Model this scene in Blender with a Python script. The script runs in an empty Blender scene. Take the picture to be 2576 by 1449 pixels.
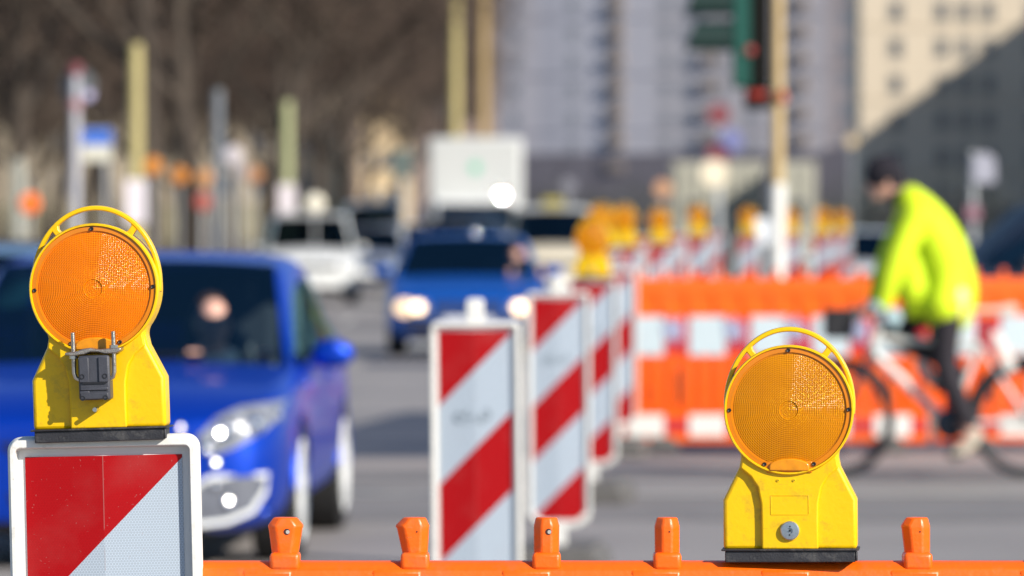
import bpy, bmesh, math, random
from mathutils import Vector, Matrix, Euler
from mathutils.bvhtree import BVHTree
R = math.radians
sc = bpy.context.scene
C = sc.collection
random.seed(7)

# ------------------------------------------------------------------ camera, sky, sun, exposure
H = 1.52                                   # eye height
F = 14311.0                                # focal length in px of a 2576 px wide frame (200 mm lens)
HZ, CX = 563.0, 1288.0
cd = bpy.data.cameras.new('camera'); cam = bpy.data.objects.new('camera', cd); C.objects.link(cam)
cam.location = (0, 0, H); cam.rotation_euler = (R(90) - math.atan((724.5 - HZ) / F), 0, 0)
cd.lens = 200; cd.sensor_width = 36; cd.clip_start = 0.5; cd.clip_end = 5000
cd.dof.use_dof = True; cd.dof.focus_distance = 8.2; cd.dof.aperture_fstop = 6.3
sc.camera = cam
SUN_AZ, SUN_EL = R(48), R(28)              # sun stands behind the camera to the right
sv = Vector((math.sin(SUN_AZ) * math.cos(SUN_EL), -math.cos(SUN_AZ) * math.cos(SUN_EL), math.sin(SUN_EL)))
w = bpy.data.worlds.new("World"); sc.world = w; w.use_nodes = True
nt = w.node_tree; bg = nt.nodes['Background']
sky = nt.nodes.new('ShaderNodeTexSky'); sky.sky_type = 'NISHITA'; sky.sun_disc = False
sky.sun_elevation = SUN_EL; sky.sun_rotation = math.atan2(sv.x, sv.y)
nt.links.new(sky.outputs[0], bg.inputs[0]); bg.inputs[1].default_value = 0.098; sky.ozone_density = 4.0; sky.dust_density = .4
sl = bpy.data.lights.new('sun', 'SUN'); sl.energy = 4.9; sl.angle = R(0.5); sl.color = (1.0, .93, .82)
so = bpy.data.objects.new('sun', sl); C.objects.link(so)
so.rotation_euler = sv.to_track_quat('Z', 'Y').to_euler()
sc.view_settings.view_transform = 'Standard'; sc.view_settings.look = 'None'
sc.view_settings.exposure = 0.45; sc.view_settings.gamma = 1
sc.render.engine = 'CYCLES'
sc.cycles.use_denoising = True; sc.cycles.max_bounces = 6; sc.cycles.transparent_max_bounces = 12
sc.cycles.caustics_reflective = False; sc.cycles.caustics_refractive = False
sc.cycles.sample_clamp_indirect = 6

def PX(px, d): return (px - CX) * d / F
def PZ(py, d): return H - (py - HZ) * d / F

# ------------------------------------------------------------------ materials
def lin(c): return tuple(((x / 255) / 12.92 if x <= 10 else ((x / 255 + .055) / 1.055) ** 2.4) for x in c)
MC = {}
def mat(name, rgb, rough=.5, metal=0., var=.12, scale=8., coat=0., emit=None, es=0., bump=0., trans=0., bscale=None, spec=.5):
    if name in MC: return MC[name]
    m = bpy.data.materials.new(name); m.use_nodes = True; MC[name] = m
    n = m.node_tree.nodes; l = m.node_tree.links; b = n['Principled BSDF']
    b.inputs['Roughness'].default_value = rough; b.inputs['Metallic'].default_value = metal
    b.inputs['Coat Weight'].default_value = coat; b.inputs['Coat Roughness'].default_value = .04
    b.inputs['Specular IOR Level'].default_value = spec
    if trans: b.inputs['Transmission Weight'].default_value = trans
    tc = n.new('ShaderNodeTexCoord'); ns = n.new('ShaderNodeTexNoise'); ns.inputs['Scale'].default_value = scale
    ns.inputs['Detail'].default_value = 6; l.new(tc.outputs['Object'], ns.inputs['Vector'])
    mx = n.new('ShaderNodeMix'); mx.data_type = 'RGBA'
    mx.inputs[6].default_value = (*[c * (1 - var) for c in rgb], 1)
    mx.inputs[7].default_value = (*[min(1, c * (1 + var)) for c in rgb], 1)
    l.new(ns.outputs[0], mx.inputs[0]); l.new(mx.outputs[2], b.inputs['Base Color'])
    if emit: b.inputs['Emission Color'].default_value = (*emit, 1); b.inputs['Emission Strength'].default_value = es
    if bump:
        n2 = n.new('ShaderNodeTexNoise'); n2.inputs['Scale'].default_value = bscale or scale * 6; n2.inputs['Detail'].default_value = 8
        l.new(tc.outputs['Object'], n2.inputs['Vector'])
        bp = n.new('ShaderNodeBump'); bp.inputs['Strength'].default_value = bump; bp.inputs['Distance'].default_value = .01
        l.new(n2.outputs[0], bp.inputs['Height']); l.new(bp.outputs[0], b.inputs['Normal'])
    return m
def dirty(m, rgb=(.10, .085, .07), thr=.56, amount=.45, scale=22, scr=True):
    """wear with a shape of its own: dust patches and thin scratches"""
    n = m.node_tree.nodes; l = m.node_tree.links; b = n['Principled BSDF']; src = b.inputs['Base Color'].links[0].from_socket
    tc = n.new('ShaderNodeTexCoord'); a = n.new('ShaderNodeTexNoise'); a.inputs['Scale'].default_value = scale; a.inputs['Detail'].default_value = 9; a.inputs['Roughness'].default_value = .7
    l.new(tc.outputs['Object'], a.inputs['Vector'])
    r = n.new('ShaderNodeMapRange'); r.inputs[1].default_value = thr; r.inputs[2].default_value = thr + .16; r.inputs[4].default_value = amount; l.new(a.outputs[0], r.inputs[0])
    f = r.outputs[0]
    if scr:
        mp = n.new('ShaderNodeMapping'); mp.inputs['Rotation'].default_value = (.3, .5, .8); mp.inputs['Scale'].default_value = (40, 900, 260); l.new(tc.outputs['Object'], mp.inputs[0])
        c = n.new('ShaderNodeTexNoise'); c.inputs['Scale'].default_value = 1.; c.inputs['Detail'].default_value = 2; l.new(mp.outputs[0], c.inputs['Vector'])
        g = n.new('ShaderNodeMapRange'); g.inputs[1].default_value = .70; g.inputs[2].default_value = .76; g.inputs[4].default_value = amount * .8; l.new(c.outputs[0], g.inputs[0])
        f = mth(n, l, 'MAXIMUM', f, g.outputs[0])
    x = n.new('ShaderNodeMix'); x.data_type = 'RGBA'; l.new(f, x.inputs[0]); l.new(src, x.inputs[6]); x.inputs[7].default_value = (*rgb, 1); l.new(x.outputs[2], b.inputs['Base Color'])
    return m
def mth(n, l, op, a, b=None):
    x = n.new('ShaderNodeMath'); x.operation = op
    for i, v in enumerate((a, b)):
        if v is None: continue
        if isinstance(v, (int, float)): x.inputs[i].default_value = v
        else: l.new(v, x.inputs[i])
    return x.outputs[0]

def sheeting(name, W, Ht, lightc=(.37, .43, .50), redc=(.34, .001, .003), mode='diag'):
    """retroreflective sheeting: red and white bands with a fine honeycomb, laid in object space"""
    m = bpy.data.materials.new(name); m.use_nodes = True
    n = m.node_tree.nodes; l = m.node_tree.links; b = n['Principled BSDF']
    tc = n.new('ShaderNodeTexCoord'); sp = n.new('ShaderNodeSeparateXYZ'); l.new(tc.outputs['Object'], sp.inputs[0])
    X, Z = sp.outputs[0], sp.outputs[2]
    band = (W + Ht) / 5
    u = mth(n, l, 'ADD', mth(n, l, 'SUBTRACT', Ht, Z), mth(n, l, 'ADD', X, W / 2))
    fr = mth(n, l, 'FRACT', mth(n, l, 'DIVIDE', u, band * 2))
    isred = mth(n, l, 'LESS_THAN', fr, .5)
    # hex cells
    P = .0043; Q = P * 1.7320508
    def cell(ox, oz):
        a = mth(n, l, 'ADD', mth(n, l, 'DIVIDE', X, P), ox); c = mth(n, l, 'ADD', mth(n, l, 'DIVIDE', Z, Q), oz)
        a = mth(n, l, 'MULTIPLY', mth(n, l, 'SUBTRACT', mth(n, l, 'FRACT', a), .5), P)
        c = mth(n, l, 'MULTIPLY', mth(n, l, 'SUBTRACT', mth(n, l, 'FRACT', c), .5), Q)
        return mth(n, l, 'SQRT', mth(n, l, 'ADD', mth(n, l, 'MULTIPLY', a, a), mth(n, l, 'MULTIPLY', c, c)))
    dm = mth(n, l, 'MINIMUM', cell(0, 0), cell(.5, .5))
    edge = mth(n, l, 'GREATER_THAN', dm, P * .46)
    ns = n.new('ShaderNodeTexNoise'); ns.inputs['Scale'].default_value = 30; ns.inputs['Detail'].default_value = 6
    l.new(tc.outputs['Object'], ns.inputs['Vector'])
    def mixc(f, a, c2):
        x = n.new('ShaderNodeMix'); x.data_type = 'RGBA'
        (l.new(f, x.inputs[0]) if not isinstance(f, float) else None)
        for i, v in ((6, a), (7, c2)):
            if isinstance(v, tuple): x.inputs[i].default_value = (*v, 1)
            else: l.new(v, x.inputs[i])
        return x.outputs[2]
    white = mixc(edge, tuple(c * .93 for c in lightc), tuple(min(1, c * 1.35) for c in lightc))
    red = mixc(edge, redc, (redc[0] * 1.12, redc[1] * 1.6, redc[2] * 1.6))
    col = mixc(isred, white, red)
    n5 = n.new('ShaderNodeTexNoise'); n5.inputs['Scale'].default_value = 260; n5.inputs['Detail'].default_value = 3; l.new(tc.outputs['Object'], n5.inputs['Vector'])
    n6 = n.new('ShaderNodeTexNoise'); n6.inputs['Scale'].default_value = 9; n6.inputs['Detail'].default_value = 8; l.new(tc.outputs['Object'], n6.inputs['Vector'])
    crease = mth(n, l, 'MULTIPLY', mth(n, l, 'LESS_THAN', mth(n, l, 'ABSOLUTE', X), .0007), mth(n, l, 'GREATER_THAN', n6.outputs[0], .45))
    dirt = mth(n, l, 'MAXIMUM', mth(n, l, 'MULTIPLY', mth(n, l, 'GREATER_THAN', n5.outputs[0], .70), .30), mth(n, l, 'MULTIPLY', mth(n, l, 'MAXIMUM', mth(n, l, 'SUBTRACT', n6.outputs[0], .54), 0), .4))
    dirt = mth(n, l, 'MAXIMUM', dirt, mth(n, l, 'MULTIPLY', crease, .35))
    col = mixc(dirt, col, (.34, .24, .22))
    l.new(col, b.inputs['Base Color']); b.inputs['Roughness'].default_value = .42
    b.inputs['Specular IOR Level'].default_value = .25
    return m

YEL = mat('yellow_plastic', (.80, .49, .001), .33, var=.05, scale=30, spec=.45, bump=.05, bscale=120)
BLK = mat('black_plastic', (.022, .022, .027), .5, var=.4, scale=60, bump=.15)
DKG = mat('dark_grey_plastic', (.05, .052, .065), .45, var=.25, scale=90, bump=.1)
ORG = mat('orange_plastic', (.90, .125, .001), .38, var=.08, scale=15, bump=.12, bscale=90)
STL = mat('zinc_steel', (.60, .58, .54), .28, 1., var=.15, scale=80, bump=.1)
WPL = mat('white_plastic', (.74, .73, .69), .45, var=.06, scale=25, bump=.08)
CHR = mat('chrome', (.9, .9, .92), .12, 1., var=.02)
RUB = mat('rubber', (.012, .012, .013), .8, var=.3)
RIM = mat('bright_rim', (.86, .88, .88), .4, .0, var=.03)
CONC = mat('recycled_rubber_foot', (.11, .105, .10), .85, var=.3, scale=20)
SKIN = mat('skin', (.72, .40, .30), .5, var=.06)
TRIM = mat('black_trim', (.012, .012, .015), .45, var=.2)
GALV = mat('galvanised', (.42, .43, .44), .45, .3, var=.15)

dirty(YEL, (.28, .18, .03), .53, .45, 34); dirty(ORG, (.42, .13, .05), .55, .5, 18); dirty(BLK, (.12, .115, .11), .52, .6, 40); dirty(WPL, (.34, .31, .27), .56, .5, 20)
def glass_mat(name, tint, mixf=.35, rough=.03):
    m = bpy.data.materials.new(name); m.use_nodes = True; n = m.node_tree.nodes; l = m.node_tree.links
    n.remove(n['Principled BSDF']); out = n['Material Output']
    tr = n.new('ShaderNodeBsdfTransparent'); tr.inputs[0].default_value = (*tint, 1)
    gl = n.new('ShaderNodeBsdfGlossy'); gl.inputs['Roughness'].default_value = rough; gl.inputs[0].default_value = (.30, .62, .75, 1)
    fr = n.new('ShaderNodeFresnel'); fr.inputs[0].default_value = 1.5
    f2 = mth(n, l, 'MULTIPLY', fr.outputs[0], 1.0); f3 = mth(n, l, 'ADD', f2, mixf * .1)
    mx = n.new('ShaderNodeMixShader'); l.new(f3, mx.inputs[0]); l.new(tr.outputs[0], mx.inputs[1]); l.new(gl.outputs[0], mx.inputs[2])
    l.new(mx.outputs[0], out.inputs[0]); return m
GLASS = glass_mat('car_glass', (.78, .92, .96), .9)
DGLASS = glass_mat('dark_car_glass', (.10, .14, .18))
HGLASS = glass_mat('headlight_glass', (.93, .95, .97), .2)

# ------------------------------------------------------------------ mesh helpers
class MB:
    def __init__(s): s.v = []; s.f = []; s.M = Matrix.Identity(4)
    def add(s, vs, fs):
        o = len(s.v); s.v += [s.M @ Vector(v) for v in vs]; s.f += [tuple(i + o for i in f) for f in fs]; return s
    def box(s, c, d, rot=None):
        x, y, z = (k / 2 for k in d); m = Matrix.Translation(c)
        if rot: m = m @ Euler(rot).to_matrix().to_4x4()
        vs = [m @ Vector((a * x, b * y, e * z)) for a in (-1, 1) for b in (-1, 1) for e in (-1, 1)]
        return s.add(vs, [(0, 1, 3, 2), (4, 6, 7, 5), (0, 4, 5, 1), (2, 3, 7, 6), (0, 2, 6, 4), (1, 5, 7, 3)])
    def tube(s, pts, r, n=10, caps=True, closed=False):
        pts = [Vector(p) for p in pts]; k = len(pts)
        rs = r if isinstance(r, (list, tuple)) else [r] * k
        vs = []; fs = []; up = None
        for i, p in enumerate(pts):
            if closed: t = pts[(i + 1) % k] - pts[i - 1]
            else: t = (pts[min(i + 1, k - 1)] - pts[max(i - 1, 0)])
            t.normalize()
            if up is None: up = t.orthogonal().normalized()
            up = (up - t * up.dot(t)); up = up.normalized() if up.length > 1e-6 else t.orthogonal().normalized()
            b = t.cross(up)
            for j in range(n):
                a = 2 * math.pi * j / n; vs.append(p + (up * math.cos(a) + b * math.sin(a)) * rs[i])
        m = k if closed else k - 1
        for i in range(m):
            for j in range(n):
                i2 = (i + 1) % k
                fs.append((i * n + j, i * n + (j + 1) % n, i2 * n + (j + 1) % n, i2 * n + j))
        if caps and not closed: fs += [tuple(range(n))[::-1], tuple((k - 1) * n + j for j in range(n))]
        return s.add(vs, fs)
    def cyl(s, p0, p1, r0, r1=None, n=24): return s.tube([p0, p1], [r0, r0 if r1 is None else r1], n)
    def lathe(s, prof, n=48, axis='y', c=(0, 0, 0)):
        """prof: (radius, along) pairs; revolves round axis through c"""
        vs = []; fs = []
        for r, a in prof:
            for j in range(n):
                t = 2 * math.pi * j / n; u, v = r * math.cos(t), r * math.sin(t)
                vs.append({'y': (c[0] + u, c[1] + a, c[2] + v), 'z': (c[0] + u, c[1] + v, c[2] + a), 'x': (c[0] + a, c[1] + u, c[2] + v)}[axis])
        for i in range(len(prof) - 1):
            for j in range(n): fs.append((i * n + j, (i + 1) * n + j, (i + 1) * n + (j + 1) % n, i * n + (j + 1) % n))
        if prof[0][0] > 1e-5: fs.append(tuple(range(n)))
        if prof[-1][0] > 1e-5: fs.append(tuple((len(prof) - 1) * n + j for j in range(n))[::-1])
        return s.add(vs, fs)
    def prism(s, poly, y0, y1):
        """polygon in x,z extruded along y"""
        k = len(poly); vs = [(x, y0, z) for x, z in poly] + [(x, y1, z) for x, z in poly]
        fs = [tuple(range(k)), tuple(range(k, 2 * k))[::-1]] + [(i, i + k, (i + 1) % k + k, (i + 1) % k) for i in range(k)]
        return s.add(vs, fs)
    def prism_x(s, poly, x0, x1):
        k = len(poly); vs = [(x0, y, z) for y, z in poly] + [(x1, y, z) for y, z in poly]
        fs = [tuple(range(k))[::-1], tuple(range(k, 2 * k))] + [(i, (i + 1) % k, (i + 1) % k + k, i + k) for i in range(k)]
        return s.add(vs, fs)
    def ball(s, c, r, n=14):
        rr = r if isinstance(r, (tuple, list)) else (r, r, r); vs = []; fs = []
        for i in range(n // 2 + 1):
            ph = math.pi * i / (n // 2)
            for j in range(n):
                t = 2 * math.pi * j / n
                vs.append((c[0] + rr[0] * math.sin(ph) * math.cos(t), c[1] + rr[1] * math.sin(ph) * math.sin(t), c[2] + rr[2] * math.cos(ph)))
        for i in range(n // 2):
            for j in range(n): fs.append((i * n + j, (i + 1) * n + j, (i + 1) * n + (j + 1) % n, i * n + (j + 1) % n))
        return s.add(vs, fs)
    def build(s, name, m, parent=None, smooth=False, bevel=0., seg=2, sub=0):
        me = bpy.data.meshes.new(name); bm = bmesh.new()
        vv = [bm.verts.new(v) for v in s.v]
        for f in s.f:
            try: bm.faces.new([vv[i] for i in f])
            except ValueError: pass
        bmesh.ops.remove_doubles(bm, verts=bm.verts, dist=1e-6)
        bmesh.ops.dissolve_degenerate(bm, edges=bm.edges, dist=1e-7)
        bmesh.ops.recalc_face_normals(bm, faces=bm.faces)
        bm.to_mesh(me); bm.free()
        o = bpy.data.objects.new(name, me); C.objects.link(o); me.materials.append(m)
        if parent: o.parent = parent
        if bevel:
            b = o.modifiers.new('bevel', 'BEVEL'); b.width = bevel; b.segments = seg; b.limit_method = 'ANGLE'; b.angle_limit = R(35); b.harden_normals = False
        if sub:
            q = o.modifiers.new('sub', 'SUBSURF'); q.levels = q.render_levels = sub
        if smooth or bevel:
            for p in me.polygons: p.use_smooth = True
            if not sub:
                try: me.set_sharp_from_angle(angle=R(40))
                except Exception: pass
        return o

def tag(o, label=None, cat=None, group=None, kind=None):
    if label: o['label'] = label
    if cat: o['category'] = cat
    if group: o['group'] = group
    if kind: o['kind'] = kind
    return o
def thing(name, label, cat, loc=(0, 0, 0), rot=(0, 0, 0), group=None):
    o = bpy.data.objects.new(name, None); C.objects.link(o); o.location = loc; o.rotation_euler = rot
    o.empty_display_size = .1
    return tag(o, label, cat, group)
def dup(root, loc, rot=None, label=None, group=None, scale=None):
    def cp(o, parent):
        c = o.copy(); C.objects.link(c)
        if parent: c.parent = parent
        for ch in kids.get(o.name, []): cp(ch, c)
        return c
    kids = {}
    for x in C.objects:
        if x.parent: kids.setdefault(x.parent.name, []).append(x)
    r = cp(root, None); r.location = loc
    if rot is not None: r.rotation_euler = rot
    if label: r['label'] = label
    if group: r['group'] = group
    if scale: r.scale = (scale,) * 3
    return r
def arc(cx, cz, rx, rz, a0, a1, n):
    return [(cx + rx * math.cos(R(a0 + (a1 - a0) * i / (n - 1))), cz + rz * math.sin(R(a0 + (a1 - a0) * i / (n - 1)))) for i in range(n)]

# ------------------------------------------------------------------ setting: ground, road, island
def sheet(name, x0, x1, y0, y1, z, m):
    me = bpy.data.meshes.new(name); me.from_pydata([(x0, y0, z), (x1, y0, z), (x1, y1, z), (x0, y1, z)], [], [(0, 1, 2, 3)])
    o = bpy.data.objects.new(name, me); C.objects.link(o); me.materials.append(m); tag(o, kind='structure'); return o
asph = mat('asphalt', (.36, .33, .315), .8, var=.30, scale=.6, bump=.3, bscale=60)
nn = asph.node_tree.nodes; ll = asph.node_tree.links
_b = nn['Principled BSDF']; _mx = [x for x in nn if x.bl_idname == 'ShaderNodeMix'][0]
_tc = [x for x in nn if x.bl_idname == 'ShaderNodeTexCoord'][0]
_n = nn.new('ShaderNodeTexNoise'); _n.inputs['Scale'].default_value = 90; ll.new(_tc.outputs['Object'], _n.inputs['Vector'])
_m2 = nn.new('ShaderNodeMix'); _m2.data_type = 'RGBA'; _m2.blend_type = 'MULTIPLY'; _m2.inputs[0].default_value = .5
ll.new(_mx.outputs[2], _m2.inputs[6]); ll.new(_n.outputs[0], _m2.inputs[7]); ll.new(_m2.outputs[2], _b.inputs['Base Color'])
sheet('ground', -1500, 1500, -200, 3000, -.02, mat('dry_ground', (.16, .13, .09), .9, var=.3, scale=.3))
sheet('road', -16, 60, -30, 700, 0, asph)
asph_shade = mat('shaded_asphalt', (.060, .066, .090), .75, var=.35, scale=3, bump=.3, bscale=80)  # dark tone that paints cast shadows onto the road
asph_m = mat('worn_asphalt', (.205, .19, .185), .8, var=.3, scale=1.5, bump=.3, bscale=80)
asph_l = mat('pale_asphalt', (.33, .29, .27), .8, var=.25, scale=1.5, bump=.3, bscale=80)
LINE = mat('road_paint', (.50, .47, .43), .6, var=.25, scale=8)
def road_poly(name, pts, m, z):
    me = bpy.data.meshes.new(name); me.from_pydata([(x, y, z) for x, y in pts], [], [tuple(range(len(pts)))])
    o = bpy.data.objects.new(name, me); C.objects.link(o); me.materials.append(m); return tag(o, kind='structure')
def gd(py): return H * F / (py - HZ)
road_poly('road_shadow', [(-1.6, gd(1152)), (2.2, gd(1152)), (2.2, gd(1040)), (-.85, gd(1036)), (-1.25, gd(1078))], asph_shade, .004)  # cast shadow painted as a dark polygon on the road
road_poly('asphalt_strip', [(-8, gd(1212)), (12, gd(1212)), (12, gd(1182)), (-8, gd(1182))], asph_m, .004)
road_poly('pale_strip', [(-8, gd(1180)), (12, gd(1180)), (12, gd(1156)), (-8, gd(1156))], asph_l, .004)
road_poly('worn_strip', [(-8, gd(1310)), (12, gd(1310)), (12, gd(1258)), (-8, gd(1258))], asph_m, .004)
road_poly('stop_line', [(-5, gd(1249)), (12, gd(1249)), (12, gd(1244)), (-5, gd(1244))], LINE, .008)
road_poly('shadow_band', [(-1.6, gd(922)), (2, gd(922)), (2, gd(908)), (-1.6, gd(908))], asph_shade, .004)  # shadow around the blue saloon, painted as a dark band
road_poly('worn_far_strip', [(-6, gd(838)), (2, gd(838)), (2, gd(800)), (-6, gd(800))], asph_m, .004)
for k in range(7):
    y = 62 + 12 * k; road_poly('lane_marking', [(-2.62, y), (-2.50, y), (-2.50, y + 6), (-2.62, y + 6)], LINE, .008)
road_poly('arrow_marking', [(-1.5, gd(880)), (-.9, gd(880)), (-1.1, gd(842)), (-1.4, gd(842))], LINE, .008)
# raised traffic island carrying the far boards, with a kerb step
_i = MB(); _i.prism([(.55, 0), (.55, .12), (9, .12), (9, 0)], 41, 140)
tag(_i.build('traffic_island', mat('island_paving', (.24, .23, .21), .85, var=.25, scale=4), bevel=.02), kind='structure')
_g = MB(); _g.box((-33, 250, .05), (34, 440, .14))
tag(_g.build('median_strip', mat('winter_grass', (.13, .115, .06), .95, var=.5, scale=.8, bump=.6, bscale=6)), kind='structure')
_p = MB(); _p.box((40, 300, .06), (34, 500, .14))
tag(_p.build('pavement', mat('paving', (.25, .24, .23), .85, var=.2, scale=1.2)), kind='structure')

# ------------------------------------------------------------------ warning lamp
def lens_mat(nm, lo, mid, hi):
    m = bpy.data.materials.new(nm); m.use_nodes = True; n = m.node_tree.nodes; l = m.node_tree.links; b = n['Principled BSDF']
    tc = n.new('ShaderNodeTexCoord'); sp = n.new('ShaderNodeSeparateXYZ'); l.new(tc.outputs['Object'], sp.inputs[0])
    X = sp.outputs[0]; Z = mth(n, l, 'SUBTRACT', sp.outputs[2], .220)
    r = mth(n, l, 'SQRT', mth(n, l, 'ADD', mth(n, l, 'MULTIPLY', X, X), mth(n, l, 'MULTIPLY', Z, Z)))
    th = mth(n, l, 'ARCTAN2', Z, X)
    rings = mth(n, l, 'SINE', mth(n, l, 'MULTIPLY', r, 2 * math.pi / .0027))
    vert = mth(n, l, 'SINE', mth(n, l, 'MULTIPLY', X, 2 * math.pi / .0025))
    hor = mth(n, l, 'SINE', mth(n, l, 'MULTIPLY', Z, 2 * math.pi / .0025))
    inside = mth(n, l, 'LESS_THAN', r, .0815)
    # the prisms rise towards the right-hand sector and lie flatter elsewhere
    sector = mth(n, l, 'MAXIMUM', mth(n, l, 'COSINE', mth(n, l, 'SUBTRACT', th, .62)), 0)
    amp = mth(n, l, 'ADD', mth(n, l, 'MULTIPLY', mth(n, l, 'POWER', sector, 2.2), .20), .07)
    g = mth(n, l, 'ADD', mth(n, l, 'MULTIPLY', vert, amp), mth(n, l, 'MULTIPLY', hor, mth(n, l, 'MULTIPLY', amp, .55)))
    h = mth(n, l, 'ADD', mth(n, l, 'MULTIPLY', rings, .11), g)
    h = mth(n, l, 'MULTIPLY', h, inside)
    bp = n.new('ShaderNodeBump'); bp.inputs['Strength'].default_value = 1.; bp.inputs['Distance'].default_value = .001
    l.new(h, bp.inputs['Height']); l.new(bp.outputs[0], b.inputs['Normal'])
    ns = n.new('ShaderNodeTexNoise'); ns.inputs['Scale'].default_value = 16; ns.inputs['Detail'].default_value = 4
    l.new(tc.outputs['Object'], ns.inputs['Vector'])
    n3 = n.new('ShaderNodeTexNoise'); n3.inputs['Scale'].default_value = 420; n3.inputs['Detail'].default_value = 2
    l.new(tc.outputs['Object'], n3.inputs['Vector'])
    # grooves show deep amber, yellow flecks paint in sun sparkle, thickest near the hub and in the right-hand sector
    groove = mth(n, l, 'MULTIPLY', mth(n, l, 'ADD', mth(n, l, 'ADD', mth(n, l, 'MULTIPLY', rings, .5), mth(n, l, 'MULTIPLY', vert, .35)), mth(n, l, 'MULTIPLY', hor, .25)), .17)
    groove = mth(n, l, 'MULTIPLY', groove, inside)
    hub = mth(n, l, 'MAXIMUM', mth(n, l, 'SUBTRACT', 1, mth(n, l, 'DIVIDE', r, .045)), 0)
    sparkle_mask = mth(n, l, 'MULTIPLY', mth(n, l, 'GREATER_THAN', n3.outputs[0], .58), mth(n, l, 'ADD', mth(n, l, 'MULTIPLY', hub, .30), mth(n, l, 'MULTIPLY', mth(n, l, 'POWER', sector, 4), .5)))
    sparkle_mask = mth(n, l, 'MULTIPLY', sparkle_mask, mth(n, l, 'MULTIPLY', inside, .8))
    f = mth(n, l, 'ADD', mth(n, l, 'ADD', groove, sparkle_mask), mth(n, l, 'ADD', mth(n, l, 'MULTIPLY', ns.outputs[0], .35), .13))
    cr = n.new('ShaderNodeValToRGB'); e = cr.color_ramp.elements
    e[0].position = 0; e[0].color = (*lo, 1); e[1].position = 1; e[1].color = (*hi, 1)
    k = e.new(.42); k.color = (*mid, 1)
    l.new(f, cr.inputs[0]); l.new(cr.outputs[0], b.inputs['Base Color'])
    b.inputs['Roughness'].default_value = .15; b.inputs['Metallic'].default_value = 0
    b.inputs['Coat Weight'].default_value = .1; b.inputs['Coat Roughness'].default_value = .10; b.inputs['Specular IOR Level'].default_value = .22
    return m
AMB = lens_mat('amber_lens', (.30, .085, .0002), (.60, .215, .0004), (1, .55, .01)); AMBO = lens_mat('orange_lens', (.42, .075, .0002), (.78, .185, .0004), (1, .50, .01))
AMB2 = mat('amber_rim', (.62, .19, .001), .25, .0, var=.12, scale=40, coat=.2); AMB3 = mat('amber_tab', (.70, .25, .004), .15, .0, var=.35, scale=80, coat=.6)
def R_circle_body():
    pts = [(-.0965, .018), (-.0965, .090), (-.073, .137), (-.0705, .150)]
    pts += [(x, z) for x, z in arc(0, .220, .0925, .0925, 220, -40, 49)]
    pts += [(.0705, .150), (.073, .137), (.0965, .090), (.0965, .018)]
    return pts
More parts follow.
